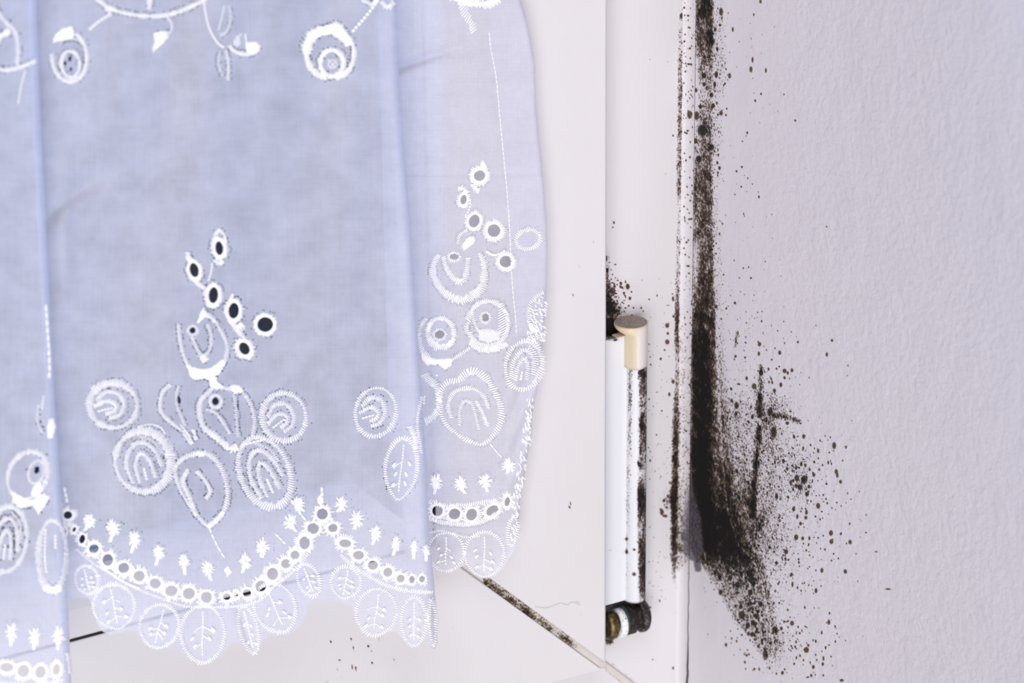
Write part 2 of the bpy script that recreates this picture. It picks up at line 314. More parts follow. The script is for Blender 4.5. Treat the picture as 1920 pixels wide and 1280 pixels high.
# ---------------------------------------------------------------- wall on the right
def build_wall():
    xs = axis(1288, 3300, 1290, 1620, 1.6, 4.0); ys = axis(-1500, 2600, -12, 1292, 1.6, 8.0)
    PX, PY = np.meshgrid(xs, ys)
    P = onX(PX, PY, XW)
    ed = ramp(PY, [(0, 1340), (120, 1340), (350, 1338), (560, 1342), (700, 1348), (860, 1356), (960, 1366), (1020, 1385), (1050, 1415), (1100, 1432), (1200, 1452)])   # right rim of the dark strip
    le = ramp(PY, [(0, 1302), (1000, 1290), (1040, 1296), (1070, 1320), (1110, 1345), (1160, 1372), (1200, 1405), (1240, 1430)])
    inten = ramp(PY, [(0, .98), (60, .95), (110, .80), (135, .60), (185, .50), (215, .62), (250, .80), (290, .72), (330, .90), (420, .86), (480, .80), (560, .98), (680, 1.05), (800, 1.1), (1000, 1.22), (1035, 1.05), (1065, .74), (1100, .58), (1180, .54), (1210, .36), (1245, .2), (1290, .08)])
    core = np.clip((ed - PX) / 10 + .35, 0, 1) * np.clip((PX - le) / 9 + .3, 0, 1) * inten
    # wall strip has gaps on the side of the corner in the upper half
    core *= 1 - .42 * np.clip((PX - 1330) / 14, 0, 1) * ramp(PY, [(560, 0), (700, 1), (950, .9), (1000, 0), (1045, 0), (1090, .1)]) * (1 - .8 * blob(PX, PY, 1350, 1005, 26, 50))
    core *= 1 - .38 * np.clip((PX - 1368) / 22, 0, 1) * ramp(PY, [(980, 0), (1010, 1), (1070, .6), (1090, 0)])
    core *= 1 - 0.75 * blob(PX, PY, 1304, 180, 7, 90) - 0.5 * blob(PX, PY, 1304, 500, 5, 60)
    D = core
    D = np.maximum(D, np.clip(1.0 - (PX - ed) / 22, 0, 1) * (PX > ed) * ramp(PY, [(0, .30), (600, .38), (700, .55), (1000, .66), (1180, .5), (1250, .1)]))
    D += blob(PX, PY, 1378, 770, 26, 60, .34) + blob(PX, PY, 1380, 900, 36, 100, .50) + blob(PX, PY, 1408, 1000, 42, 80, .42)
    D += blob(PX, PY, 1436, 775, 34, 55, .42) + blob(PX, PY, 1440, 850, 40, 70, .30) + blob(PX, PY, 1430, 960, 60, 80, .33)
    D += blob(PX, PY, 1490, 870, 38, 70, .26) + blob(PX, PY, 1505, 905, 14, 26, .26) + blob(PX, PY, 1470, 1040, 55, 60, .20)
    D += blob(PX, PY, 1470, 760, 26, 26, .20) + blob(PX, PY, 1460, 1215, 40, 40, .30) + blob(PX, PY, 1420, 650, 60, 70, .14)
    D += blob(PX, PY, 1380, 520, 34, 200, .13) + blob(PX, PY, 1355, 120, 16, 140, .24) + blob(PX, PY, 1410, 90, 22, 70, .16)
    D += blob(PX, PY, 1540, 900, 60, 120, .12) + blob(PX, PY, 1480, 1130, 60, 70, .13)
    D += 0.62 * seg(PX, PY, [(1427, 688), (1427, 722), (1424, 745), (1424, 778)], 9)
    D += 0.60 * seg(PX, PY, [(1424, 802), (1418, 860), (1414, 930), (1411, 965)], 8)
    D += 0.6 * seg(PX, PY, [(1450, 779), (1470, 781), (1498, 789)], 8)
    D += 0.7 * seg(PX, PY, [(1383, 622), (1378, 650)], 4)
    D += ramp(PY, [(560, 0), (640, .35), (1030, .45), (1060, 0)]) * np.exp(-((PX - 1316 - np.clip(PY - 900, 0, 200) * .12) / 13.0) ** 2)
    D = np.where(PX < 1289, 0, D)
    L = [(1352, 22, 4, 8), (1341, 55, 3, 5), (1350, 47, 2.5, 3), (1345, 92, 2.5, 4), (1343, 140, 3.5, 7), (1340, 158, 3, 6), (1368, 142, 3, 5.5), (1374, 55, 2, 5),
         (1408, 130, 3, 6), (1411, 112, 2, 6), (1436, 132, 2, 5), (1426, 3, 2.5, 4), (1427, 176, 2, 2.5), (1416, 189, 2, 3), (1491, 226, 2, 2.5), (1470, 177, 1.5, 2), (1401, 249, 2, 3),
         (1352, 212, 3.5, 5), (1346, 215, 2, 3), (1344, 193, 2, 3), (1345, 305, 2.2, 3.5), (1349, 315, 2.5, 4), (1381, 321, 2, 2.5), (1391, 313, 2, 2.5), (1390, 350, 2, 2), (1402, 334, 1.5, 2),
         (1306, 217, 5, 9), (1305, 169, 3, 4.5), (1320, 158, 3.5, 4.5), (1313, 200, 3, 5), (1304, 264, 4, 6), (1310, 298, 6, 7), (1317, 244, 10, 12), (1334, 276, 6, 7), (1320, 142, 5, 6), (1332, 62, 5, 8), (1328, 8, 5, 6), (1316, 22, 5, 10), (1337, 78, 4, 5), (1337, 198, 4, 5), (1334, 178, 4, 5),
         (1423, 369, 2, 3), (1408, 521, 2, 2.5), (1378, 568, 2.5, 3), (1362, 578, 1.8, 3), (1422, 360, 1.2, 1.6), (1411, 345, 1.5, 1.5), (1396, 405, 1.2, 1.5), (1458, 620, 1.5, 2), (1484, 622, 1.3, 1.8), (1496, 641, 2, 3), (1560, 638, 2.5, 3),
         (1424, 645, 3.5, 4.5), (1423, 663, 2.5, 4.5), (1462, 661, 3, 4.5), (1437, 656, 1.5, 2), (1379, 668, 2.5, 3), (1397, 670, 2, 2.5), (1447, 674, 1.8, 2.2), (1485, 694, 3, 4), (1471, 695, 4, 4.5), (1477, 699, 2.5, 3.5), (1456, 691, 2, 2.5), (1461, 687, 1.8, 2), (1471, 708, 2.5, 3.5),
         (1464, 721, 3, 5), (1442, 716, 2, 3), (1448, 717, 2, 3.5), (1452, 732, 3.5, 4), (1414, 724, 5, 6), (1400, 709, 2.5, 4), (1386, 720, 2, 2.5), (1371, 729, 2.5, 3.5), (1381, 760, 4.5, 7.5), (1372, 751, 3, 4), (1369, 785, 2, 3), (1404, 791, 2.5, 3), (1411, 781, 3, 5), (1380, 775, 3, 5),
         (1427, 698, 4, 8), (1424, 745, 4, 8), (1416, 871, 4, 6), (1451, 810, 6, 12), (1444, 772, 6, 8), (1507, 818, 3, 4.5), (1489, 819, 2.5, 3.5), (1506, 840, 2, 4.5), (1534, 845, 2.5, 3.5), (1555, 848, 1.8, 2), (1564, 835, 4, 7), (1469, 864, 3, 4), (1476, 879, 2.5, 4), (1453, 866, 2, 4), (1400, 861, 2.2, 2.5), (1381, 882, 3, 4),
         (1508, 899, 6.5, 9), (1494, 896, 4.5, 7), (1513, 926, 4, 5), (1500, 913, 5, 6), (1517, 912, 3, 4), (1483, 905, 2.5, 6), (1487, 917, 2, 4), (1478, 932, 2, 3.5), (1456, 930, 3, 7), (1510, 872, 2.5, 4), (1518, 880, 2, 3.5), (1526, 890, 3, 4), (1536, 880, 2, 3), (1527, 866, 2, 3), (1553, 867, 2, 4), (1568, 884, 3.5, 5), (1570, 891, 2.5, 5), (1576, 903, 3, 4), (1559, 869, 1.5, 3),
         (1534, 948, 4, 6), (1529, 968, 2, 2.5), (1569, 942, 1.5, 2), (1668, 930, 2.5, 3), (1380, 926, 2.5, 3), (1385, 933, 2.5, 3), (1488, 954, 3, 5), (1495, 968, 2.5, 4), (1512, 960, 3, 5), (1511, 970, 3, 4), (1501, 981, 3, 3.5), (1462, 976, 2.5, 3), (1429, 976, 3, 4), (1424, 987, 3, 7), (1411, 961, 3, 3.5), (1493, 1007, 4, 6), (1505, 1009, 3, 4),
         (1558, 999, 4, 5.5), (1559, 1015, 4, 5), (1594, 1016, 3.5, 4.5), (1577, 1000, 1.8, 3), (1644, 1034, 2, 2.5), (1605, 1038, 1.2, 2), (1563, 1038, 1.8, 2), (1534, 1008, 2, 2), (1474, 1034, 4, 5), (1443, 1026, 3, 4), (1404, 1018, 2.5, 3), (1389, 1052, 4, 6), (1541, 1069, 3, 5), (1585, 1071, 3.5, 4.5), (1498, 1054, 2, 3),
         (1405, 1075, 5, 8), (1390, 1076, 3.5, 5), (1369, 1083, 4, 5), (1383, 1096, 5, 7), (1413, 1094, 4, 5), (1407, 1111, 5, 6), (1351, 1110, 4, 6), (1426, 1132, 5, 6), (1389, 1137, 4, 5), (1391, 1153, 7, 8), (1421, 1146, 3.5, 4), (1412, 1167, 5, 6), (1402, 1172, 5, 6), (1403, 1188, 3, 4), (1410, 1189, 4, 5), (1453, 1180, 6, 7), (1465, 1178, 3, 4), (1432, 1185, 3, 3), (1418, 1184, 3, 4),
         (1435, 1226, 5, 9), (1429, 1200, 3, 4), (1400, 1228, 2.5, 3), (1445, 1206, 3, 3), (1512, 1218, 5, 6), (1485, 1168, 4, 5), (1477, 1143, 2, 2.5), (1461, 1130, 2, 2.5), (1448, 1160, 2, 3), (1509, 1139, 2, 2), (1530, 1107, 3, 5), (1554, 1166, 3, 5), (1486, 1095, 2, 6), (1484, 1077, 3, 4), (1500, 1229, 2, 3), (1544, 1234, 2, 5), (1525, 1250, 3, 4), (1489, 1244, 2, 3), (1467, 1261, 3, 4), (1443, 1252, 2, 3), (1456, 1055, 3, 4), (1515, 1269, 2.5, 2), (1491, 1212, 2, 3), (1578, 1275, 4, 3),
         (1530, 610, 1.2, 1.8), (1550, 425, 1.6, 1.8), (1830, 1075, 1.2, 1.5), (1590, 685, 1.5, 2), (1589, 704, 1.2, 1.5), (1664, 1104, 1.6, 2)]
    # many small specks that thin out away from the strip
    for cx, cy, sx, sy, n, r0 in ((1440, 800, 48, 75, 330, 1.0), (1400, 960, 55, 110, 520, 1.0), (1500, 900, 42, 70, 190, 1.1), (1440, 1060, 70, 70, 260, 1.1), (1470, 1200, 60, 45, 190, 1.1), (1390, 620, 45, 90, 110, .9), (1345, 250, 14, 260, 200, 1.1), (1385, 300, 60, 260, 80, .9), (1540, 960, 70, 150, 110, 1.0), (1410, 1150, 30, 50, 120, 1.5), (1390, 1060, 30, 50, 120, 1.5)):
        for _ in range(n):
            r = r0 * min(2.6, math.exp(rng.normal(0, .35)))
            x, y = rng.normal(cx, sx * .8), rng.normal(cy, sy * .8)
            if x > 1296: L.append((x, y, r, r * rng.uniform(1.0, 1.9)))
    SPF = spots(PX, PY, L)
    G = np.zeros_like(PX)
    G = np.maximum(G, seg(PX, PY, [(1291, 860), (1292, 930), (1300, 975), (1303, 1030), (1298, 1045)], [6, 15, 24, 26, 10]) * 1.2)
    G = np.maximum(G, 1.1 * seg(PX, PY, [(1306, 1050), (1309, 1066)], 12))
    G = np.maximum(G, blob(PX, PY, 1327, 38, 6, 20, .35))
    A = np.stack([np.clip(D, 0, 1.6), SPF, np.clip(G, 0, 1)], -1).reshape(-1, 3)
    o = link('wall_right', P.reshape(-1, 3), gridfaces(len(ys), len(xs)), M_wall, attr=A)
    # thickness of the wall
    sol = o.modifiers.new('thickness', 'SOLIDIFY'); sol.thickness = 0.05; sol.offset = 1.0 if False else -1.0
    o['kind'] = 'structure'
    return o
wall = build_wall()

# ---------------------------------------------------------------- window: fixed frame, sash, pane
win = empty('window_1'); win['kind'] = 'structure'

def frame_stain(PX, PY):
    D = np.zeros_like(PX)
    # joint with the sealant: speckled vertical line
    bz = [proj(np.array([XW - .0024, YF, z_])) for z_ in (0.2, -0.2)]
    lx = bz[0][0] + (PY - bz[0][1]) / (bz[1][1] - bz[0][1]) * (bz[1][0] - bz[0][0]) - 2.5
    k = ramp(PY, [(0, .30), (50, .45), (100, .55), (130, .66), (280, .70), (350, .74), (380, .40), (450, .52), (540, .52), (640, .60), (680, .5), (740, .65), (790, 1.0), (880, 1.0), (1000, 1.1), (1060, .7), (1090, .25), (1120, .05), (1280, 0)])
    D = np.maximum(D, k * np.clip(1.5 - np.abs(PX - lx) / ramp(PY, [(0, 5), (720, 5), (800, 8), (1050, 8), (1070, 5)]), 0, 1))
    D = np.maximum(D, blob(PX, PY, 1268, 890, 8, 18, 1.1) + blob(PX, PY, 1268, 868, 8, 8, 1.0) + blob(PX, PY, 1258, 905, 5, 6, .6))
    D += blob(PX, PY, 1262, 930, 14, 20, .42) + blob(PX, PY, 1250, 945, 14, 22, .35)
    D += blob(PX, PY, 1272, 590, 9, 50, .28) + blob(PX, PY, 1270, 620, 10, 40, .2)
    # round the hinge
    D += blob(PX, PY, 1146, 575, 15, 26, .72) + blob(PX, PY, 1140, 540, 8, 60, .62) + blob(PX, PY, 1160, 585, 26, 16, .55)
    D += blob(PX, PY, 1172, 540, 9, 14, .45) + blob(PX, PY, 1136, 500, 5, 60, .35)
    D = np.maximum(D, np.clip(1.3 * (1 - np.hypot((PX - 1140) / 26, (PY - 612) / 24)), 0, 1) * 2.6)
    D += blob(PX, PY, 1142, 1200, 10, 10, 1.1) + blob(PX, PY, 1225, 900, 50, 200, .06) + blob(PX, PY, 1240, 1060, 50, 60, .12)
    L = [(1251, 610, 4, 5), (1252, 625, 2.5, 3), (1251, 641, 4.5, 5), (1246, 656, 2, 2), (1238, 673, 1.6, 2), (1239, 672, 2, 2.5), (1219, 669, 1.5, 1.8), (1220, 683, 1.5, 2), (1217, 645, 1.2, 2.5), (1263, 593, 2.5, 3), (1262, 560, 2.5, 5), (1261, 551, 2, 1.5), (1232, 554, 1.6, 2.5), (1236, 523, 1, 1), (1204, 525, 1.2, 1.2), (1202, 577, 2, 2.5), (1206, 583, 1.8, 1.5), (1217, 561, 2, 1.6),
         (1262, 715, 3.5, 4), (1255, 739, 2.5, 4), (1217, 748, 1.8, 2), (1232, 735, 1.3, 1.8), (1241, 770, 1.8, 2), (1231, 815, 1.6, 2), (1219, 863, 1.8, 3), (1228, 883, 1.3, 1.5), (1239, 893, 1.3, 2), (1216, 839, 1.8, 1.5), (1251, 781, 1.2, 1.2), (1241, 960, 4, 6), (1247, 967, 5, 3), (1239, 955, 2.5, 3), (1250, 951, 4, 2), (1257, 942, 3, 2), (1245, 938, 2.5, 4), (1252, 930, 2, 4),
         (1278, 30, 4, 6), (1290, 36, 4, 6), (1292, 50, 3, 4), (1290, 62, 4, 5), (1291, 74, 3, 5), (1289, 102, 4, 5), (1290, 95, 3, 4), (1289, 158, 4, 4), (1279, 165, 4, 6), (1288, 193, 2.5, 3), (1285, 271, 3, 4), (1164, 531, 3, 3.5), (1164, 538, 2.5, 3), (1177, 537, 4, 6), (1181, 559, 3, 3.5), (1184, 547, 2, 2), (1170, 549, 2.5, 2.5), (1143, 569, 4, 4), (1148, 545, 6, 7), (1139, 506, 2.5, 4), (1137, 484, 2, 6), (1152, 536, 2, 6),
         (1160, 583, 3, 3), (1179, 573, 2, 2), (1188, 577, 2, 2), (1151, 417, 2, 3), (1149, 426, 1.5, 2), (1262, 254, 2, 2), (1218, 111, 1, 1), (1252, 116, 1, 1), (1248, 326, 1, 1), (1217, 1053, 1.5, 1.5), (1225, 1045, 1, 1), (1259, 1050, 1.5, 2), (1224, 1236, 1.8, 1.5), (1262, 1252, 2, 3), (1237, 1126, 1.6, 3), (1269, 1069, 2, 5), (1219, 1138, 2, 2.5), (1222, 1119, 1, 1.5), (1258, 1003, 1.5, 1.5), (1218, 988, 1.5, 1.6)]
    for _ in range(130):
        L.append((rng.uniform(1216, 1275), rng.uniform(520, 1150), .9 * math.exp(rng.normal(0, .3)), 1.1))
    for _ in range(120):
        L.append((rng.normal(1150, 12), rng.normal(555, 26), 1.3 * math.exp(rng.normal(0, .35)), 1.6))
    return D, L
def build_frame():
    xs = axis(1060, 1296, 1130, 1294, 1.6, 6.0); ys = axis(-1500, 2300, -12, 1292, 1.6, 8.0)
    PX, PY = np.meshgrid(xs, ys); D, L = frame_stain(PX, PY)
    # weld of the frame corner, in line with the weld of the sash: lines of dirt and a greyer band
    D = np.maximum(D, .62 * seg(PX, PY, [(1135, 1256), (1180, 1290)], 2.4)); D = np.maximum(D, .45 * seg(PX, PY, [(1140, 1237), (1206, 1290)], 2.2))
    G = np.zeros_like(PX)
    A = np.stack([np.clip(D, 0, 1.4), spots(PX, PY, L), G], -1).reshape(-1, 3)
    P = onY(PX, PY, YF)
    o = link('fixed_frame', P.reshape(-1, 3), gridfaces(len(ys), len(xs)), M_frame, win, attr=A)
    s = o.modifiers.new('depth', 'SOLIDIFY'); s.thickness = 0.03; s.offset = -1
    # the lower member of the frame, left of the hinge
    x1 = float(onY(1060, 1250, YF)[0]) + 0.004
    V = [(x, y, z) for y in (YF + 0.0004, YF + 0.03) for x, z in ((-0.6, ZB - 0.12), (x1, ZB - 0.12), (x1, ZB + 0.012), (-0.6, ZB + 0.012))]
    o2 = link('frame_bottom', V, [[0, 1, 2, 3], [4, 7, 6, 5], [0, 4, 5, 1], [1, 5, 6, 2], [2, 6, 7, 3], [3, 7, 4, 0]], M_frame, win, smooth=False, attr=np.zeros((8, 3)))
    return o
frame = build_frame()
# weld band on the fixed frame, a thin scraped strip
def strip(name, pts_a, pts_b, Y, mat, parent, n=40, k=6, stain=None, thick=0.0004):
    """a strip between two pixel lines laid on plane y = Y, with real thickness"""
    T = np.linspace(0, 1, n); W = np.linspace(0, 1, k)
    ax = np.interp(T, np.linspace(0, 1, len(pts_a)), [p[0] for p in pts_a]); ay = np.interp(T, np.linspace(0, 1, len(pts_a)), [p[1] for p in pts_a])
    bx = np.interp(T, np.linspace(0, 1, len(pts_b)), [p[0] for p in pts_b]); by = np.interp(T, np.linspace(0, 1, len(pts_b)), [p[1] for p in pts_b])
    PX = ax[:, None] * (1 - W) + bx[:, None] * W; PY = ay[:, None] * (1 - W) + by[:, None] * W
    A = np.zeros(PX.shape + (3,))
    if stain: A = stain(PX, PY, T[:, None] + 0 * PX, W[None, :] + 0 * PX)
    o = link(name, onY(PX, PY, Y).reshape(-1, 3), gridfaces(n, k), mat, parent, attr=A.reshape(-1, 3))
    s = o.modifiers.new('depth', 'SOLIDIFY'); s.thickness = thick; s.offset = 0
    return o
strip('frame_weld', [(1136, 1240), (1220, 1304)], [(1136, 1256), (1200, 1306)], YF - 0.0003, M_seam, win)

# sash: stile and rail, mitred; world rectangle coordinates
MW = 0.0016                                            # half width of the weld, along x
def sash_part(name, fx, fz, nu, nv, lst, rim):
    """grid over (u, v) -> x, z on the sash face; rim = extra outline for the depth"""
    Uu, Vv = np.meshgrid(np.linspace(0, 1, nu), np.linspace(0, 1, nv))
    X = fx(Uu, Vv); Z = fz(Uu, Vv); P = np.stack([X, np.zeros_like(X), Z], -1)
    px, py = proj(P.reshape(-1, 3)); px = px.reshape(X.shape); py = py.reshape(X.shape)
    A = np.zeros(X.shape + (3,)); sp = np.zeros_like(px)
    for x, y, rx, ry in lst:
        q = np.sqrt(((px - x) / rx) ** 2 + ((py - y) / ry) ** 2); sp = np.maximum(sp, np.clip(1.25 - .75 * q, 0, 1))
    A[..., 1] = sp
    o = link(name, P.reshape(-1, 3), gridfaces(nv, nu)[:, ::-1].copy(), M_sash, win, attr=A.reshape(-1, 3))
    s = o.modifiers.new('depth', 'SOLIDIFY'); s.thickness = 0.0117; s.offset = 1 if False else -1
    return o
ZT = 0.42
sl = (ZG - ZB) / (XS - XG)                             # slope of the mitre
zm = lambda x, off: ZG - (x - XG) * sl + off
# right stile: above the weld
def stile_x(u, v): return XG + (XS - XG) * u
def stile_z(u, v):
    x = stile_x(u, v); b = zm(x, 0.0020); return np.where(v < .75, b + (0.16 - b) * (v / .75), 0.16 + (ZT - 0.16) * (v - .75) / .25)
sts = [(1068, 950, 2.6, 3.4), (1070, 944, 1.2, 4), (1113, 452, 1.5, 2), (1087, 498, 1.5, 2), (1075, 553, 1.2, 1.5), (1054, 235, 1.2, 1.5), (1090, 1153, 1.4, 1.4), (951, 1085, 1, 1)]
o = sash_part('sash_stile', stile_x, stile_z, 110, 420, sts, False)
def rail_x(u, v): return np.where(u < .25, -0.6 + (0.6 - 0.17) * u / .25, -0.17 + (XS + 0.17) * (u - .25) / .75)
def rail_z(u, v):
    x = rail_x(u, v); t = np.where(x < XG, ZG, zm(x, -0.0018)); t = np.maximum(t, ZB + 0.00001); return ZB + (t - ZB) * v
rts = [(691, 1211, 2.6, 3.5), (711, 1197, 2, 3), (696, 1221, 1.6, 3), (625, 1159, 1.6, 2), (637, 1237, 2.2, 3), (633, 1253, 2, 2.5), (738, 1235, 2, 2), (658, 1198, 1.2, 1.5), (620, 1203, 1.5, 1.5), (591, 1198, 1.2, 1.2), (697, 1242, 2, 3), (660, 1250, 2, 4), (667, 1253, 2.5, 4), (641, 1268, 1.5, 2), (614, 1279, 2.5, 2.5), (745, 1265, 1.5, 1.5), (740, 1272, 1.2, 1.5), (592, 1244, 1, 1), (575, 1244, 1.2, 1.2), (608, 1225, 1.2, 1.2), (779, 1232, 1.5, 1.5), (780, 1245, 1.2, 1.2), (819, 1222, 1.2, 1.2), (850, 1176, 1.3, 1.3), (837, 1190, 1, 1), (662, 1215, 1.2, 4), (668, 1222, 1, 3), (690, 1256, 1, 1.5), (672, 1270, 1, 1), (715, 1189, 1.2, 1.6)]
o = sash_part('sash_rail', rail_x, rail_z, 420, 60, rts, False)
# weld between them, slightly sunk, full of mould
def weld_stain(RAW, T, W):
    D = ramp(T, [(0, .9), (.2, .8), (.34, 1.0), (.42, .9), (.5, .6), (.6, .55), (.66, .75), (.72, .7), (.78, .25), (.85, .08), (1, .03)])
    edge = .22 * np.clip(1 - np.minimum(W, 1 - W) / .22, 0, 1)
    D = D * (0.52 + .42 * np.exp(-((W - .62) / .35) ** 2)) + edge * ramp(T, [(0, 1), (.8, 1), (.9, .5), (1, .3)])
    D += ramp(T, [(0, 0), (.47, 0), (.52, .4), (.57, .1), (.63, .0), (.7, .4), (.74, .1), (.9, 0)]) * np.exp(-((W - .5) / .3) ** 2)
    D = D * np.clip((RAW - .262) / .02, 0, 1)
    return np.stack([np.clip(D, 0, 1.25), np.zeros_like(D), np.zeros_like(D)], -1)
def weld():
    n, k = 260, 14; T = np.linspace(0, 1, n); W = np.linspace(0, 1, k)
    x = XG + (XS - XG) * T[:, None] + 0 * W[None, :]
    z = zm(x, 0) + 0.00205 - W[None, :] * 0.0039
    z = np.maximum(z, ZB)
    y = 0.0009 - 0.0004 * np.sin(W * math.pi)[None, :] + 0 * x
    # mould stain runs from the outer three quarters
    A = weld_stain(T[:, None] + 0 * x, np.clip((T[:, None] - .27) / .73, 0, 1) + 0 * x, W[None, :] + 0 * x)
    P = np.stack([x, y, z], -1)
    o = link('sash_weld', P.reshape(-1, 3), gridfaces(n, k)[:, ::-1].copy(), M_seam, win, attr=A.reshape(-1, 3))
weld()
# dark hairline on the lower side of the weld and at the foot of the sash
def tube(name, pts, rad, mat, parent=None, n=6):
    """tube along 3D points with a radius per point"""
    pts = [Vector(p) for p in pts]; rad = rad if isinstance(rad, (list, tuple)) else [rad] * len(pts); V = []; Fc = []
    for i, p in enumerate(pts):
        t = (pts[min(i + 1, len(pts) - 1)] - pts[max(i - 1, 0)]).normalized()
        a = t.cross(Vector((0.31, 0.2, 0.93))).normalized(); b = t.cross(a)
        for k in range(n):
            q = 2 * math.pi * k / n; V.append(p + (a * math.cos(q) + b * math.sin(q)) * rad[i])
    for i in range(len(pts) - 1):
        for k in range(n): Fc.append([i * n + k, i * n + (k + 1) % n, (i + 1) * n + (k + 1) % n, (i + 1) * n + k])
    Fc.append(list(range(n))[::-1]); Fc.append([(len(pts) - 1) * n + k for k in range(n)])
    return link(name, V, Fc, mat, parent)
# glazing gasket along the sash's inner edge: bottom and right
def box(name, a, b, mat, parent=None, bev=0.0):
    V = [(x, y, z) for z in (a[2], b[2]) for y in (a[1], b[1]) for x in (a[0], b[0])]
    o = link(name, V, [[0, 2, 3, 1], [4, 5, 7, 6], [0, 1, 5, 4], [1, 3, 7, 5], [3, 2, 6, 7], [2, 0, 4, 6]], mat, parent, smooth=False)
    if bev:
        m_ = o.modifiers.new('b', 'BEVEL'); m_.width = bev; m_.segments = 2
    return o
ZGS = float(onY(817, 938, 0.0)[2])
gk = link('gasket', [(x, y, z) for y in (-0.0003, 0.004) for x, z in ((-0.6, ZG), (XG, ZG), (XG, ZGS), (XG - 0.0006, ZGS), (XG - 0.0006, ZG + 0.0005), (-0.6, ZG + 0.0005))],
     [[0, 1, 4, 5], [1, 2, 3, 4], [6, 11, 10, 7], [7, 10, 9, 8], [5, 4, 10, 11], [4, 3, 9, 10], [0, 6, 7, 1], [1, 7, 8, 2]], M_gasket, win, smooth=False)
# glazing bead: sloping strips inside the gasket, then the pane
GY = 0.013
ztop = float(onY(176, 1030, GY - .001)[2]); BWB = ztop - ZG - .0007; BWS = 0.0065
def glazing_bead(name, flip):
    V = []; BW = BWS if flip else BWB; pr_ = [(0.0, 0.0004), (0.0006, -0.0001), (BW * .45, 0.0004), (BW * .78, 0.0030), (BW * .93, 0.0062), (BW, GY - .001), (BW, GY + .003), (0.0, GY + .003)]
    for w_, y_ in pr_:
        a = XG - .0007 - w_
        if flip: V += [(a, y_, ZG + .0005 + w_), (a, y_, ZT)]
        else: V += [(-0.6, y_, ZG + .0005 + w_), (a, y_, ZG + .0005 + w_)]
    k = len(pr_); F = [[2 * i, 2 * i + 1, 2 * ((i + 1) % k) + 1, 2 * ((i + 1) % k)] for i in range(k)]
    F += [[2 * i for i in range(k)][::-1], [2 * i + 1 for i in range(k)]]
    o = link(name, V, F, M_sash, win, smooth=False, attr=np.zeros((len(V), 3)))
glazing_bead('bottom_bead', False); glazing_bead('side_bead', True)
box('glass_pane', (-0.6, GY, ZG - 0.006), (XG + 0.006, GY + .004, ZT), M_glass, win)

# ---------------------------------------------------------------- sealant bead in the corner
def bead():
    ys = axis(-1500, 2300, -12, 1292, 2.0, 8.0)
    pz = onY(np.full_like(ys, 1290.0), ys, YF)[:, 2]
    prof = []
    for q in np.linspace(0, 1, 16):
        a = q * math.pi / 2
        prof.append((XW - 0.0024 + 0.0024 * math.sin(a), YF - 0.0042 + 0.0042 * math.cos(a)))
    prof = np.array(prof)
    X = np.tile(prof[:, 0], (len(ys), 1)) + 0.00012 * np.sin(pz * 500)[:, None] * np.linspace(1, 0, 16); Y = np.tile(prof[:, 1], (len(ys), 1)); Z = np.tile(pz[:, None], (1, 16))
    X = X - 0.00002; Y = Y - 0.00002
    P = np.stack([X, Y, Z], -1); px, py = proj(P.reshape(-1, 3)); px = px.reshape(X.shape); py = py.reshape(X.shape)
    wq = np.linspace(0, 1, 16)[None, :] + 0 * X
    D = ramp(py, [(0, .35), (60, .4), (110, .3), (150, .25), (500, .3), (600, .45), (700, .5), (760, .5), (900, .55), (960, .8), (1030, .9), (1060, .55), (1085, .2), (1120, .03), (1300, 0)]) * (0.9 - .35 * wq)
    D = np.maximum(D, ramp(py, [(0, .30), (50, .45), (100, .55), (130, .72), (350, .8), (380, .45), (450, .55), (640, .65), (780, .8), (1050, .8), (1090, .1), (1110, 0)]) * np.clip(1.1 - wq / .18, 0, 1))
    D = np.maximum(D, ramp(py, [(0, .1), (700, .2), (780, .9), (900, .95), (1040, 1.0), (1070, .3), (1110, 0)]) * np.clip(1 - wq / .5, 0, 1))
    D = np.maximum(D, ramp(py, [(0, .6), (80, .5), (140, .2), (600, .3), (680, .8), (900, .8), (1000, .6), (1060, .2), (1090, 0)]) * np.clip((wq - .85) / .15, 0, 1))
    G = ramp(py, [(0, 0), (840, 0), (900, .5), (1000, .8), (1040, .7), (1060, .2), (1080, 0)]) * (0.4 + .6 * wq)
    sp = np.zeros_like(X)
    for x, y, rx, ry in [(1293, 215, 5, 8)] + [(rng.uniform(1281, 1300), rng.uniform(0, 1080), 1.3 * math.exp(rng.normal(0, .4)), 2.2) for _ in range(170)]:
        q = np.sqrt(((px - x) / rx) ** 2 + ((py - y) / ry) ** 2); sp = np.maximum(sp, np.clip(1.25 - .75 * q, 0, 1))
    A = np.stack([D, sp, G], -1)
    o = link('trim_1', P.reshape(-1, 3), gridfaces(len(ys), 16), M_bead, attr=A.reshape(-1, 3)); o['kind'] = 'structure'
    s = o.modifiers.new('depth', 'SOLIDIFY'); s.thickness = 0.001; s.offset = -1
    # crack where the bead meets the wall
    pts = []; rad = []
    rr = random.Random(3); off = 0
    for y in np.arange(-40, 1300, 7.0):
        off = off * .7 + rr.uniform(-1, 1) * (0.00010 if y > 500 else 0.00005) * (2.2 if y > 1050 else 1)
        p = onY(1290.0, y, YF)
        yy = YF - 0.0043 + off
        pts.append((XW - 0.00004, yy, float(p[2]))); rad.append(float(np.interp(y, [0, 600, 900, 1060, 1180, 1230, 1260, 1300], [.00006, .00007, .00009, .00012, .00018, .00038, .00042, .0003])))
    tube('crack', pts, rad, M_line, o)
    return o
bead()

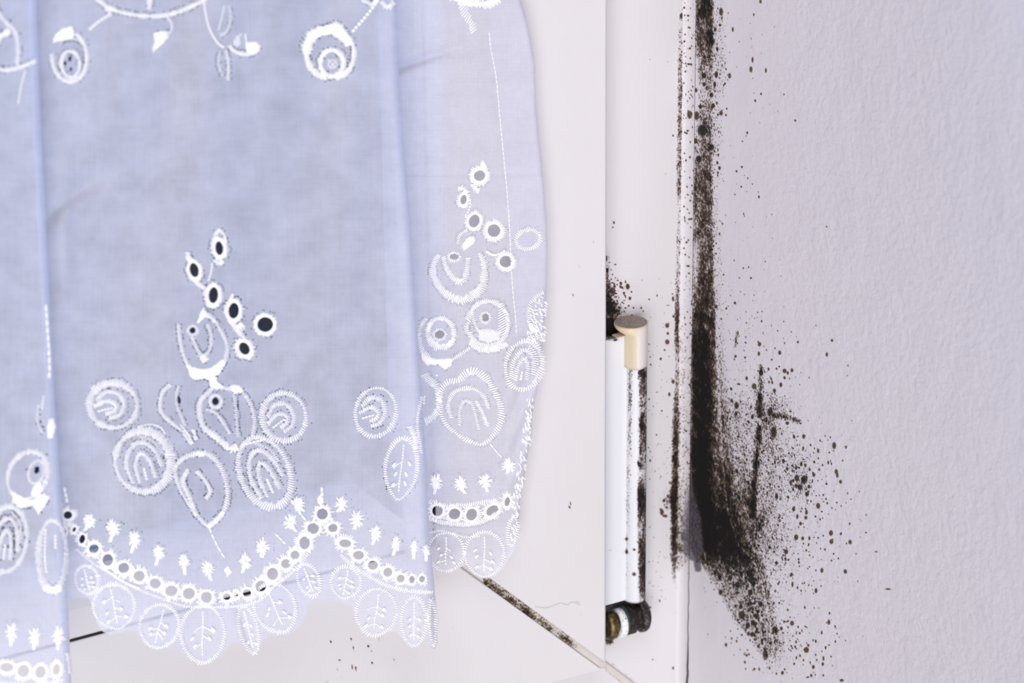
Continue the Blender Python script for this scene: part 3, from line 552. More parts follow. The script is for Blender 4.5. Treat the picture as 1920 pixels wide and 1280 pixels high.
# ---------------------------------------------------------------- hinge
HG = empty('window_hinge', tuple(onY(1190, 1170, YF)))
HG['label'] = 'mouldy white window hinge with a yellowed round top cap beside the sash'; HG['category'] = 'hinge'
barrel = onY(1192.5, 660, YF - 0.0052)                  # axis of the upright barrel
BX, BY = float(barrel[0]), YF - 0.0052
CAPX = BX; CAPZ = float(onY(1183, 605, YF - 0.0058)[2])
M_cap = capmat()
def loft(name, secs, mat, parent, closed=True, smooth=True, caps=(True, True)):
    k = len(secs[0]); V = [v for s in secs for v in s]; Fc = []
    for i in range(len(secs) - 1):
        for j in range(k if closed else k - 1): Fc.append([i * k + j, i * k + (j + 1) % k, (i + 1) * k + (j + 1) % k, (i + 1) * k + j])
    if caps[0]: Fc.append(list(range(k))[::-1])
    if caps[1]: Fc.append([(len(secs) - 1) * k + j for j in range(k)])
    o = link(name, V, Fc, mat, parent, smooth); return o
def cap():
    secs = []; n = 40
    rt = 0.0056; rb = 0.0041; cx = float(onY(1183, 605, BY)[0])
    zb = float(onY(1190, 692, BY - .004)[2])
    def ring_(r, kl, z, z2=0.0):
        o_ = []
        for j in range(n):
            a = 2 * math.pi * j / n; ca = math.cos(a)
            o_.append((cx + r * ca * (kl if ca < 0 else 1.0), BY + r * .98 * math.sin(a) * (1.0 if ca > 0 else (1 - (1 - kl) * .25 * -ca)), z + z2 * ca))
        return o_
    for dz, r, kl in ((0, rt - .0002, 1.0), (0.0002, rt, 1.0), (0.0009, rt, .98), (0.0018, rt - .00005, .90), (0.0027, rt - .0001, .74), (0.0034, rt - .0001, .54), (0.0038, rt - .0001, .46)):
        secs.append(ring_(r, kl, CAPZ - dz))
    for q in (0.3, .6, .9, 1.0):
        z = (CAPZ - .0036) * (1 - q) + zb * q
        secs.append(ring_(rt - .0001, .46, z, .0003 * (q == 1.0)))
    o = loft('cap', secs[::-1], M_cap, None); reparent(o, HG)
    # worn flat top
    secs = [[(cx + (rt - .00035) * f * math.cos(2 * math.pi * j / n), BY + (rt - .00035) * f * math.sin(2 * math.pi * j / n), CAPZ + d) for j in range(n)] for f, d in ((1.0, -0.0002), (1.0, .00004), (.9, .00008))]
    o2 = loft('cap_top', secs, M_captop, None, smooth=False)
    o2.parent = o; o2.matrix_parent_inverse = Matrix.Identity(4)
cap()
# small yellow tongue left of the barrel under the cap
def P3(px, py, Y): return onY(px, py, Y)
def pbox(name, px0, py0, px1, py1, Y0, Y1, mat, parent, bev=0.0003):
    a = P3(px0, py1, Y0); b = P3(px1, py0, Y0)
    o = box(name, (min(a[0], b[0]), Y0, min(a[2], b[2])), (max(a[0], b[0]), Y1, max(a[2], b[2])), mat, None, bev); reparent(o, parent); return o
pbox('tongue', 1157, 630, 1176, 633, YF - .0062, YF - .003, M_cap, HG, .0001)
# cover: flat leaf and round barrel in one extruded profile
def cover():
    z0 = float(P3(1195, 1131, BY - .0035)[2]); z1 = CAPZ - 0.0045
    r = 0.0036; prof = []
    xl = XS - 0.004
    prof.append((xl, YF - .0052))
    for x in np.linspace(xl, BX - r * 1.05, 9)[1:]: prof.append((x, YF - .0052))
    for a in np.linspace(math.pi * 1.02, math.pi * 2.25, 22): prof.append((BX + r * math.cos(a), BY + r * math.sin(a)))
    prof.append((BX + r * .9, YF + .0002))
    prof = np.array(prof); k = len(prof)
    zs = np.linspace(z1, z0, 330)
    X = np.tile(prof[:, 0], (330, 1)); Y = np.tile(prof[:, 1], (330, 1)); Z = np.tile(zs[:, None], (1, k))
    P = np.stack([X, Y, Z], -1); px, py = proj(P.reshape(-1, 3)); px = px.reshape(X.shape); py = py.reshape(X.shape)
    c1 = ramp(py, [(640, 1182), (800, 1181), (900, 1178), (1130, 1176)])
    D = ramp(py, [(695, .7), (760, .72), (800, .62), (860, .5), (900, .55), (1000, .45), (1090, .35), (1120, .2)]) * np.exp(-((px - c1) / 5.5) ** 2)
    D += ramp(py, [(695, .9), (715, .8), (760, .7), (800, .75), (830, .85), (860, .6), (890, .5), (930, .8), (960, .9), (1000, .6), (1060, .9), (1110, .75), (1130, .5)]) * np.clip((px - ramp(py, [(700, 1194), (800, 1197), (900, 1194), (1000, 1193), (1130, 1196)])) / 5 + .2, 0, 1)
    D += blob(px, py, 1205, 700, 6, 10, .5) + blob(px, py, 1202, 800, 7, 16, .45) + blob(px, py, 1198, 868, 7, 10, .5) + blob(px, py, 1200, 930, 8, 26, .5) + blob(px, py, 1206, 1050, 6, 60, .3)
    D += blob(px, py, 1152, 636, 12, 5, .6)
    D = np.maximum(D, .8 * np.exp(-((px - 1136.5) / 1.8) ** 2) * (py < 700))
    sp = np.zeros_like(X)
    for x, y, rx, ry in [(1175, 1010, 3, 3.5), (1175, 1034, 3, 5), (1167, 1047, 1.8, 3), (1189, 1076, 4, 4), (1189, 1030, 3, 3), (1158, 862, 1, 1), (1161, 662, 2.5, 1), (1153, 637, 3, 3), (1143, 1031, 1, 1)]:
        q = np.sqrt(((px - x) / rx) ** 2 + ((py - y) / ry) ** 2); sp = np.maximum(sp, np.clip(1.25 - .75 * q, 0, 1))
    G = np.zeros_like(X)
    o = link('hinge_cover', P.reshape(-1, 3), gridfaces(330, k), M_hinge, None, attr=np.stack([np.clip(D, 0, 1.2), sp, G], -1).reshape(-1, 3))
    s = o.modifiers.new('depth', 'SOLIDIFY'); s.thickness = 0.0008; s.offset = -1
    reparent(o, HG)
    # closed foot of the barrel
    V = [(p[0], p[1], z0 + .0001) for p in prof] + [(xl, YF, z0 + .0001)]
    o2 = link('cover_foot', V, [list(range(len(V)))], M_rust, None, smooth=False)
    s = o2.modifiers.new('d', 'SOLIDIFY'); s.thickness = .0006; s.offset = 0
    o2.parent = o; o2.matrix_parent_inverse = Matrix.Identity(4)
    return z0
ZH = cover()
# pivot below the cover: discs turned about a level axis along the frame
def turned(name, prof, mat, parent=HG, zc=0.0, yc=None, n=40, squash=1.0):
    yc = BY + .0003 if yc is None else yc
    secs = [[(x, yc + r * squash * math.cos(2 * math.pi * j / n), zc + r * math.sin(2 * math.pi * j / n)) for j in range(n)] for x, r in prof]
    o = loft(name, secs, mat, None); reparent(o, parent); return o
zc = float(P3(1190, 1166, YF - .008)[2])
xp = lambda px: float(P3(px, 1168, YF - .0055)[0])
turned('end_disc', [(xp(1197), .0052), (xp(1199), .0059), (xp(1205), .0060), (xp(1209), .0057), (xp(1212), .0048)], M_disc, zc=zc, squash=.8)
turned('pivot_barrel', [(xp(1171), .0047), (xp(1173), .0051), (xp(1184), .0049), (xp(1190), .0045), (xp(1195), .0050), (xp(1200), .0046)], M_rust, zc=zc, squash=.8)
turned('copper_ring', [(xp(1168.5), .0047), (xp(1169), .0053), (xp(1172), .0053), (xp(1172.5), .0047)], M_verdigris, zc=zc, squash=.8)
turned('white_collar', [(xp(1157), .0043), (xp(1158), .0052), (xp(1167.5), .0052), (xp(1169), .0046)], M_collar, zc=zc - .0006, squash=.85)
ring = turned('brass_ring', [(xp(1136), .0036), (xp(1137), .0049), (xp(1150), .0051), (xp(1152), .0046), (xp(1152.5), .0037), (xp(1148), .0036)], M_brass, zc=zc - .0004, squash=.85)
turned('shaft', [(xp(1132), .0036), (xp(1160), .0036)], M_rust, zc=zc, squash=.85)
# dark recess behind the pivot
a0 = P3(1137, 1196, YF - .0006); b0 = P3(1200, 1142, YF - .0006)
pbox('recess_plate', 1128, 1140, 1196, 1206, YF - .0016, YF + .001, M_rust, HG, .0006)

# ---------------------------------------------------------------- curtain
cur = empty('curtain', (0, -0.02, 0.15))
cur['label'] = 'sheer white embroidered eyelet-lace curtain with scalloped hem hanging before the window'; cur['category'] = 'curtain'

def interp(pts, v): a = np.array(sorted(pts)); return np.interp(v, a[:, 0], a[:, 1])
# edges given as (py, px)
E_L = [(-200, 58), (0, 68), (200, 75), (400, 85), (600, 95), (750, 103), (900, 112), (1000, 120), (1130, 128), (1400, 138)]
E_M = [(-200, 742), (0, 744), (150, 748), (300, 760), (450, 772), (600, 781), (750, 791), (850, 798), (1000, 804), (1100, 815), (1200, 820), (1300, 822)]
E_R = [(-200, 968), (0, 976), (40, 988), (120, 1003), (200, 1005), (300, 1015), (380, 1023), (450, 1027), (520, 1026), (580, 1022), (650, 1018), (720, 1010), (760, 1000), (820, 995), (880, 985), (940, 975), (1000, 972), (1100, 972)]
E_H = [(-200, 908), (80, 918), (140, 930), (250, 940), (350, 950), (420, 955), (530, 960), (600, 967), (760, 973), (830, 968), (1100, 955)]
B_M = [(-100, 1124), (128, 1124), (140, 1121), (165, 1120), (172, 1132), (180, 1165), (190, 1182), (205, 1190), (225, 1186), (240, 1181), (255, 1182), (262, 1195), (272, 1209), (290, 1218), (312, 1217), (330, 1211), (338, 1220), (355, 1236), (382, 1246), (405, 1236), (420, 1222), (432, 1207), (445, 1204), (458, 1215), (472, 1229), (478, 1226), (490, 1202), (505, 1192), (525, 1193), (545, 1189), (562, 1176), (573, 1155), (578, 1134), (590, 1127), (617, 1125), (640, 1129), (660, 1138), (668, 1160), (680, 1184), (693, 1193), (715, 1186), (745, 1184), (755, 1200), (766, 1212), (778, 1213), (790, 1204), (799, 1194), (807, 1215), (816, 1217), (822, 1200)]
B_R = [(600, 1070), (795, 1072), (806, 1070), (820, 1069), (835, 1075), (850, 1072), (866, 1062), (876, 1058), (886, 1072), (900, 1082), (918, 1084), (932, 1078), (944, 1064), (955, 1046), (962, 1036), (968, 1020), (975, 1005), (1040, 990)]
B_L = [(-200, 1340), (-60, 1350), (0, 1325), (30, 1350), (60, 1325), (95, 1350), (120, 1330), (150, 1325)]

def softedge(d, r, k):
    """depth the cloth turns back over its last r pixels at a fold"""
    t = np.clip(1 - d / r, 0, 1); return k * (1 - np.sqrt(np.clip(1 - t * t, 0, 1)))
def Y_M(px, py):
    y = -0.030 + 0.0018 * np.sin(px / 95.0 + 0.6 + py / 900.0) + 0.0010 * np.sin(px / 41.0 + py / 260.0)
    y += 0.0022 * np.exp(-((py - 395 + (px - 100) * 1.0 - 0.0035 * (px - 100) ** 2) / 20.0) ** 2) * blob(px, py, 140, 380, 90, 110) - 0.0018 * blob(px, py, 118, 450, 18, 110) + 0.0009 * np.sin(px / 23.0 + py / 400.) * np.clip((500 - py) / 500, 0, 1) + 0.0006 * np.sin(py / 55.0 + px / 200.) * blob(px, py, 200, 260, 260, 200)
    y += 0.0016 * np.exp(-((px - 462 - (py - 1180) * .3) / 12.0) ** 2) * np.clip((py - 1090) / 60, 0, 1)
    y += 0.0012 * np.exp(-((px - 690 - py * .01) / 30.0) ** 2) * np.clip((1000 - py) / 900, 0, 1)
    y -= 0.0004 * np.sin(px / 9.0 + 2) * np.clip((px - 740) / 60, 0, 1) * np.clip((py - 880) / 120, 0, 1)
    return y + softedge(interp(E_M, py) - px, 16, 0.0045)
def Y_L(px, py):
    y = -0.043 + 0.0014 * np.sin(px / 60.0 + py / 700.0)
    return y + softedge(interp(E_L, py) - px, 18, 0.005)
def Y_R(px, py):
    y = -0.0085 + 0.0010 * np.sin(px / 70.0 + 1.0 + py / 600.0)
    d = (py - (128 - (px - 745) * .36)) / 9.0                     # slanting crease at the top
    y += 0.0032 * np.exp(-d * d) * np.clip((900 - px) / 160, .0, 1) + 0.0009 * np.exp(-((py - 88 + (px - 900) * .25) / 12.0) ** 2) * blob(px, py, 900, 90, 90, 60)
    y += 0.0004 * np.exp(-((py - 325) / 6.0) ** 2) + 0.0006 * np.sin((py + px * .6) / 22.0) * np.clip((px - 955) / 40, 0, 1) * np.clip((700 - py) / 300, 0.2, 1)
    y += 0.0007 * np.sin(py / 13.0 + px / 7.0) * np.clip((px - 945) / 25, 0, 1) * np.clip((py - 560) / 150, 0, 1)
    return y + softedge(interp(E_R, py) - px, 9, 0.0014)
SURF = {'M': Y_M, 'L': Y_L, 'R': Y_R}
def on(panel, px, py, lift=0.0):
    """point on the cloth; lift (m) raises it off the face of the cloth"""
    px = np.asarray(px, float); py = np.asarray(py, float)
    P = onY(px, py, SURF[panel](px, py)); v = ray(px, py); v /= np.linalg.norm(v, axis=-1, keepdims=True)
    return P - v * lift

# ---- holes: cx, cy, rx, ry, rot(deg)
HOLES = {
 'M': [(411, 465, 8, 14, -8), (364, 506, 9, 14.5, -14), (400, 553, 9.5, 16, 4), (438, 582, 10.5, 15.5, 3), (497, 608, 15.5, 14.5, 0), (458, 653, 10, 13, -32), (361, 619, 5.5, 5.5, 0),
       (404, 752, 6, 7, 0), (335, 750, 4, 7, -8), (446, 760, 2, 4, 0), (127, 965, 9, 8, 0), (122, 995, 2.5, 7, -5), (139, 992, 4, 6, 25), (154, 1010, 6, 9.5, 12), (176, 1028, 10, 9, -15), (202, 1049, 10.5, 12, 0),
       (232, 1064, 11, 10.5, -20), (261, 1079, 11, 10.5, 0), (291, 1093, 11, 10, 10), (321, 1107, 12, 10.5, -10), (354, 1112, 12, 11, 0), (387, 1119, 11, 11, 20), (425, 1118, 8, 7, 0), (442, 1115, 5, 6, 0),
       (463, 1111, 8.5, 8, 0), (489, 1098, 11, 11, 0), (511, 1075, 11, 12, 0), (536, 1056, 10, 9, 0), (553, 1040, 9, 9, 0), (571, 1017, 10.5, 12.5, 0), (587, 990, 11.5, 11, 0), (604, 963, 11, 11, 0),
       (624, 989, 9.5, 8.5, 0), (647, 1018, 12, 8, 5), (672, 1040, 11, 9, 5), (699, 1059, 10, 9, 0), (727, 1072, 9, 9, 0), (751, 1084, 8, 8, 0), (772, 1086, 6, 8, 0), (791, 1085, 6, 7, 0),
       (131, 110, 3, 6, 10), (122, 119, 3, 4, 0), (133, 130, 2.5, 4, 15)],
 'R': [(899, 329, 11.5, 10.5, -20), (869, 374, 6.5, 10, 10), (889, 414, 10.5, 13, 20), (926, 432, 12.5, 12.5, 0), (948, 490, 12, 11.5, 0), (851, 480, 9, 6, 0), (824, 626, 9.5, 8, -15), (910, 595, 6.5, 7, 0),
       (820, 957, 10.5, 10.5, 0), (852, 963, 11.5, 10.5, -20), (884, 964, 10.5, 12, 25), (923, 957, 13, 9.5, -35), (951, 940, 5.5, 9.5, 10)],
 'L': [(69, 881, 4.5, 7.5, 20), (13, 1250, 13, 8.5, 0), (44, 1257, 11, 12, 15), (76, 1259, 10, 12, 15), (106, 1254, 7, 11, 10)]}
NEEDLE = {'M': [], 'R': [], 'L': []}

# ---- stitches ------------------------------------------------------------
class Emb:
    def __init__(s, panel, name):
        s.p = panel; s.name = name; s.a = []; s.b = []; s.w = []; s.l = []
    def st(s, a, b, w=2.6, lift=.00012):
        s.a.append(a); s.b.append(b); s.w.append(w); s.l.append(lift)
    def build(s):
        if not s.a: return
        A = np.array(s.a, float); B = np.array(s.b, float); Wd = np.array(s.w, float) / 6000.0 * 0.98; Lf = np.array(s.l, float)
        n = len(A); k = 6; T = (0.0, .14, .5, .86, 1.0); sc = (.45, .95, 1.0, .95, .45); up = (-.3, .55, .9, .55, -.3)
        a3 = on(s.p, A[:, 0], A[:, 1]); b3 = on(s.p, B[:, 0], B[:, 1])
        view = ray(A[:, 0], A[:, 1]); view = -view / np.linalg.norm(view, axis=1, keepdims=True)
        ax = b3 - a3; ln = np.linalg.norm(ax, axis=1, keepdims=True); ax = ax / np.maximum(ln, 1e-9)
        sd = np.cross(ax, view); sd /= np.maximum(np.linalg.norm(sd, axis=1, keepdims=True), 1e-9); nn = np.cross(sd, ax)
        nn *= np.sign((nn * view).sum(1))[:, None]
        V = []
        for t, c_, u_ in zip(T, sc, up):
            ctr = a3 * (1 - t) + b3 * t + nn * (Wd * .5 * u_ + Lf)[:, None]
            for j in range(k):
                q = 2 * math.pi * j / k
                V.append(ctr + sd * (math.cos(q) * Wd * .5 * c_)[:, None] + nn * (math.sin(q) * Wd * .5 * c_)[:, None])
        V = np.stack(V, 1)                                  # n, 5*k, 3
        F0 = []
        for i in range(4):
            for j in range(k): F0.append([i * k + j, i * k + (j + 1) % k, (i + 1) * k + (j + 1) % k, (i + 1) * k + j])
        for c0 in (0, 4 * k):
            F0.append([c0, c0 + 1, c0 + 2, c0 + 3]); F0.append([c0, c0 + 3, c0 + 4, c0 + 5])
        F0 = np.array(F0); Fs = (F0[None] + (np.arange(n) * 5 * k)[:, None, None]).reshape(-1, 4)
        o = link(s.name, V.reshape(-1, 3), Fs, M_thread, None); reparent(o, cur); return o

def spline(pts, step=1.0, closed=False):
    P = np.array(pts, float); n = len(P); out = []
    rngi = range(n if closed else n - 1)
    for i in rngi:
        p0 = P[(i - 1) % n] if (closed or i > 0) else 2 * P[0] - P[1]; p1 = P[i]; p2 = P[(i + 1) % n]
        p3 = P[(i + 2) % n] if (closed or i + 2 < n) else 2 * P[-1] - P[-2]
        m_ = max(2, int(np.hypot(*(p2 - p1)) / step))
        for t in np.arange(m_) / m_:
            out.append(.5 * ((2 * p1) + (-p0 + p2) * t + (2 * p0 - 5 * p1 + 4 * p2 - p3) * t * t + (-p0 + 3 * p1 - 3 * p2 + p3) * t ** 3))
    if not closed: out.append(P[-1])
    return np.array(out)
def walk(pts, step, closed=False):
    q = spline(pts, 1.0, closed)
    if closed: q = np.vstack([q, q[:1]])
    d = np.r_[0, np.cumsum(np.hypot(*np.diff(q, axis=0).T))]
    s_ = np.arange(0, d[-1], step)
    x = np.interp(s_, d, q[:, 0]); y = np.interp(s_, d, q[:, 1])
    x2 = np.interp(s_ + 1.5, d, q[:, 0]); y2 = np.interp(s_ + 1.5, d, q[:, 1]); x1 = np.interp(s_ - 1.5, d, q[:, 0]); y1 = np.interp(s_ - 1.5, d, q[:, 1])
    if closed:
        L_ = d[-1]; x2 = np.interp((s_ + 1.5) % L_, d, q[:, 0]); y2 = np.interp((s_ + 1.5) % L_, d, q[:, 1]); x1 = np.interp((s_ - 1.5) % L_, d, q[:, 0]); y1 = np.interp((s_ - 1.5) % L_, d, q[:, 1])
    t = np.stack([x2 - x1, y2 - y1], 1); t /= np.maximum(np.hypot(t[:, 0], t[:, 1]), 1e-6)[:, None]
    return np.stack([x, y], 1), t
def satin(e, pts, wid=9, step=3.6, tw=3.0, closed=False, out=1.0, needle=.5, slant=.25, side=1, jit=.30):
    """a row of stitches lying across a path; every stitch pierces the cloth just outside"""
    step *= 1.16; tw *= .92
    p, t = walk(pts, step, closed)
    for i in range(len(p)):
        nrm = np.array([t[i, 1], -t[i, 0]]) * side
        wv = (wid if not callable(wid) else wid(i / max(1, len(p) - 1))) * rng.uniform(1 - jit, 1 + jit)
        dv = nrm + t[i] * slant
        a = p[i] + dv * wv * .5 * out; b = p[i] - dv * wv * .5
        e.st(a, b, tw * rng.uniform(.85, 1.15))
        if needle and rng.random() < needle * 1.25: NEEDLE[e.p].append(tuple(p[i] + nrm * (wv * .5 + 2.4)))
        if needle > .3 and rng.random() < needle * .45: NEEDLE[e.p].append(tuple(p[i] - nrm * (wv * .5 + 2.2)))
def run(e, pts, w_=2.4, ln=7, gap=1.0, closed=False):
    p, t = walk(pts, ln, closed)
    for i in range(len(p) - 1):
        d = p[i + 1] - p[i]; e.st(p[i] + d * .04, p[i] + d * (1 - .08 * gap), w_)
def ell(cx, cy, rx, ry, rot=0, a0=0, a1=360, n=14):
    c, s_ = math.cos(math.radians(rot)), math.sin(math.radians(rot)); o = []
    full = abs(a1 - a0) >= 360
    for i in range(n if full else n + 1):
        a = math.radians(a0 + (a1 - a0) * i / n); x, y = rx * math.cos(a), ry * math.sin(a)
        o.append((cx + x * c - y * s_, cy + x * s_ + y * c))
    return o
def fill(e, poly, ang, step=2.6, tw=3.0, bits=1):
    """parallel stitches filling a polygon"""
    P = np.array(poly, float); c, s_ = math.cos(math.radians(ang)), math.sin(math.radians(ang))
    u = P @ np.array([c, s_]); v = P @ np.array([-s_, c])
    for vv in np.arange(v.min() + 1, v.max(), step):
        hit = []
        for i in range(len(P)):
            j = (i + 1) % len(P)
            if (v[i] - vv) * (v[j] - vv) < 0: hit.append(u[i] + (u[j] - u[i]) * (vv - v[i]) / (v[j] - v[i]))
        hit.sort()
        for i in range(0, len(hit) - 1, 2):
            a, b = hit[i] - rng.uniform(0, 2), hit[i + 1] + rng.uniform(0, 2)
            if b - a < 2: continue
            q = lambda k: (k * c - vv * s_, k * s_ + vv * c)
            e.st(q(a), q(b), tw, .0002)
            if rng.random() < .4: NEEDLE[e.p].append(q(b + 2.5))
def star(panel, cx, cy, r=13, tall=1.3, n=16, seed=0, stem=None):
    e = Emb(panel, 'embroidered_star'); rr = random.Random(int(cx * 7 + cy + seed))
    for i in range(n):
        a = 2 * math.pi * i / n + rr.uniform(-.15, .15); k = rr.uniform(.75, 1.15)
        x, y = math.cos(a) * r * k, math.sin(a) * r * k * tall
        e.st((cx + x * .08, cy + y * .08), (cx + x, cy + y), 3.4)
        if y < r * .4 and rr.random() < .7: NEEDLE[panel].append((cx + x * 1.25, cy + y * 1.25))
    for i in range(6):
        e.st((cx + rr.uniform(-4, 4), cy - 5 + i * 1.6), (cx + rr.uniform(-4, 5), cy + 3 + i * 2), 4.2, .0004)
    if stem:
        for q in (-1.6, 1.6): e.st((cx + q, cy + r * .4), (cx + stem[0] + q, cy + stem[1]), 3.4, .0003)
    e.build()
def eyelet(panel, h, wd=8, step=2.9, tw=3.0, needle=.35, vary=.25):
    cx, cy, rx, ry, rot = h; e = Emb(panel, 'eyelet'); c, s_ = math.cos(math.radians(rot)), math.sin(math.radians(rot))
    per = math.pi * (rx + ry + wd); n = max(8, int(per / step))
    for i in range(n):
        a = 2 * math.pi * i / n; k = rng.uniform(1 - vary, 1 + vary)
        def q(d):
            x, y = (rx + d) * math.cos(a), (ry + d) * math.sin(a); return (cx + x * c - y * s_, cy + x * s_ + y * c)
        e.st(q(-.8), q(wd * k), tw)
        if rng.random() < needle: NEEDLE[panel].append(q(wd * k + 3))
    run(e, ell(cx, cy, rx + .6, ry + .6, rot), 2.6, 5, closed=True)
    e.build()
def veins(e, cx, cy, rx, ry, rot, kind=0):
    """inner lines of a leaf: a middle rib and curved side ribs"""
    c, s_ = math.cos(math.radians(rot)), math.sin(math.radians(rot))
    T = lambda u, v: (cx + u * rx * c - v * ry * s_, cy + u * rx * s_ + v * ry * c)
    if kind == 0:      # nested arches
        satin(e, [T(-.52, .62), T(-.62, 0), T(-.35, -.5), T(.1, -.62), T(.5, -.25), T(.62, .3)], 8.5, 3.5, 3.0, needle=.6)
        satin(e, [T(-.28, .66), T(-.3, .1), T(-.05, -.28), T(.22, 0), T(.32, .6)], 8, 3.4, 3.0, needle=.6)
        run(e, [T(0, .62), T(-.02, .1)], 5, 6)
        satin(e, [T(.1, -.8), T(.5, -.55), T(.74, -.1)], 5, 4, 2.6, needle=.5)
    elif kind == 1:    # rib with branches
        run(e, [T(0, -.8), T(.02, -.3), T(-.02, .3), T(0, .82)], 3.0, 6)
        for sg in (-1, 1):
            for v in (-.25, .12, .45):
                v += rng.normal(0, .06); q = rng.uniform(.7, 1.25)
                if rng.random() < .7: run(e, [T(0, v), T(sg * .26 * q, v + .1), T(sg * .42 * q, v + .24)], 3.0, 5)
                if rng.random() < .8: e.st(T(sg * .3 * q, v + .02), T(sg * .46 * q, v + .17), 5.2, .0003)
    elif kind == 2:    # spiral
        satin(e, [T(-.7, -.15), T(-.35, -.55), T(.2, -.5), T(.45, -.05), T(.3, .4), T(-.1, .6)], 8, 3.5, 3.0, needle=.35)
        satin(e, [T(-.75, .15), T(-.3, -.15), T(.1, -.05), T(.1, .25), T(-.25, .42)], 8, 3.5, 3.2, needle=.35)
        run(e, [T(-.6, .38), T(-.1, .15), T(.1, .12)], 4, 6)
def leaf(panel, cx, cy, rx, ry, rot=0, kind=0, w_=9, gap=None, needle=.55, tip=0.0, pts=None, name='embroidered_leaf'):
    e = Emb(panel, name)
    if pts is None:
        c, s_ = math.cos(math.radians(rot)), math.sin(math.radians(rot)); pts = []
        for i in range(14):
            a = 2 * math.pi * i / 14; x, y = rx * math.cos(a), ry * math.sin(a)
            if tip: x *= 1 - tip * max(0, math.sin(a)) ** 2
            pts.append((cx + x * c - y * s_, cy + x * s_ + y * c))
    ph = rng.uniform(0, 6.28); am = .32 if name == 'embroidered_leaf' else .2
    satin(e, pts, lambda t: w_ * (1.12 + am * math.sin(6.283 * t + ph) + .12 * math.sin(25 * t)), 3.8, 3.2, closed=True, needle=needle, side=1)
    if kind is not None: veins(e, cx, cy, rx, ry, rot, kind)
    e.build()

# --- front fold (M), top edge
e = Emb('M', 'embroidered_flower'); satin(e, [(150, -60), (172, -14), (205, 14), (245, 26), (285, 30), (320, 26), (355, 13), (392, -8), (420, -50)], 8, 3.4, 3.4, needle=.5)
satin(e, [(281, -40), (281, 0), (279, 18)], 9, 3, 3); satin(e, [(196, 12), (205, 22), (207, 28)], 6, 3.4, 3); run(e, [(206, 27), (188, 38), (173, 50), (163, 62)], 6, 7); run(e, [(313, 31), (321, 42), (322, 55), (315, 65)], 3.2, 6); e.build()
e = Emb('M', 'embroidered_leaf'); fill(e, [(288, 64), (300, 57), (314, 58), (318, 68), (305, 82), (288, 97), (284, 92), (290, 80)], -38, 2.5, 3.2); e.build()
e = Emb('M', 'embroidered_flower'); satin(e, ell(130, 106, 33, 47, -4, -60, 190), 8, 3.4, 3.2, side=-1, needle=.5); fill(e, [(104, 64), (116, 54), (130, 50), (136, 62), (134, 72), (120, 74), (104, 78), (98, 80)], 62, 2.6, 3.0)
satin(e, ell(132, 120, 17, 25, -6), 7, 3.4, 3.2, closed=True, side=1, needle=.6); run(e, [(132, 48), (137, 60), (138, 70)], 5, 7); satin(e, ell(133, 84, 20, 12, 0, 190, 350), 4, 3.4, 2.4, needle=1, side=-1); e.build()
e = Emb('M', 'embroidered_flower'); satin(e, ell(620, 100, 44, 48, 0, -62, 75), 9, 3.2, 3.4, side=-1); satin(e, ell(618, 98, 44, 48, 0, 100, 205), 11, 3.2, 3.6, side=-1)
satin(e, [(574, 98), (578, 78), (590, 62), (606, 58), (622, 56), (640, 68), (655, 84)], lambda t: 22 - 9 * t, 2.4, 3.6, needle=.6, side=1); satin(e, [(615, 56), (626, 48), (636, 50), (642, 60)], 16, 2.4, 3.4)
satin(e, ell(622, 118, 22, 25, 0), lambda t: 10, 3, 3.4, closed=True); run(e, ell(623, 120, 8, 8), 2.2, 5, closed=True); run(e, [(614, 110), (630, 128)], 2, 5); run(e, [(631, 112), (616, 130)], 2, 5); e.build()
e = Emb('M', 'stem'); run(e, [(660, 60), (672, 46), (686, 30), (700, 12), (712, -6)], 6.5, 8); satin(e, [(680, 0), (700, 8), (708, -8)], 8, 3.4, 3); satin(e, [(716, 4), (728, 14), (738, 2)], 10, 3.2, 3); e.build()
e = Emb('M', 'stem'); run(e, [(380, -20), (384, 15), (390, 45), (400, 68), (412, 84), (424, 90)], 4.5, 6); e.build()
e = Emb('M', 'embroidered_leaf'); satin(e, ell(458, 86, 27, 15, 6, -10, 180), 8, 3.2, 3.2, side=-1); fill(e, [(462, 80), (480, 78), (487, 88), (478, 100), (464, 99)], 100, 2.6, 3.2); fill(e, [(436, 78), (444, 66), (452, 62), (450, 84), (440, 88)], 84, 4.2, 2.2); run(e, [(460, 62), (463, 92)], 3, 6); e.build()
e = Emb('M', 'embroidered_leaf'); satin(e, [(430, 12), (432, 35), (425, 58), (412, 66)], 5, 4, 2.4, needle=.5); run(e, [(421, 10), (414, 40), (408, 62)], 2.4, 6); e.build()
e = Emb('M', 'embroidered_leaf'); satin(e, [(412, 98), (410, 120), (418, 145)], 5, 4.2, 2.2, needle=.8, side=-1); satin(e, [(424, 96), (428, 120), (427, 150)], 6, 3.8, 2.8); e.build()

# --- front fold: middle sprig
for h, wd in zip(HOLES['M'][:6], (8.5, 7, 8.5, 8, 7.5, 9)): eyelet('M', h, wd, needle=.45)
e = Emb('M', 'stem')
satin(e, [(411, 430), (404, 438), (400, 452)], 7, 3, 3); satin(e, [(412, 432), (420, 440), (423, 455)], 6, 3, 3); satin(e, [(404, 488), (410, 494), (418, 490)], 8, 3, 3.2); run(e, [(398, 492), (396, 510), (390, 528)], 3.6, 6)
satin(e, [(352, 474), (353, 482), (356, 490)], 9, 2.8, 3.2); satin(e, [(366, 526), (374, 534), (384, 540)], 9, 3, 3.2); satin(e, [(436, 552), (432, 560), (428, 572)], 7, 3, 3.2)
satin(e, [(433, 600), (440, 612), (450, 614), (456, 606)], 13, 2.8, 3.2); satin(e, [(446, 618), (450, 626), (458, 632)], 9, 3, 3); e.build()
e = Emb('M', 'embroidered_flower')
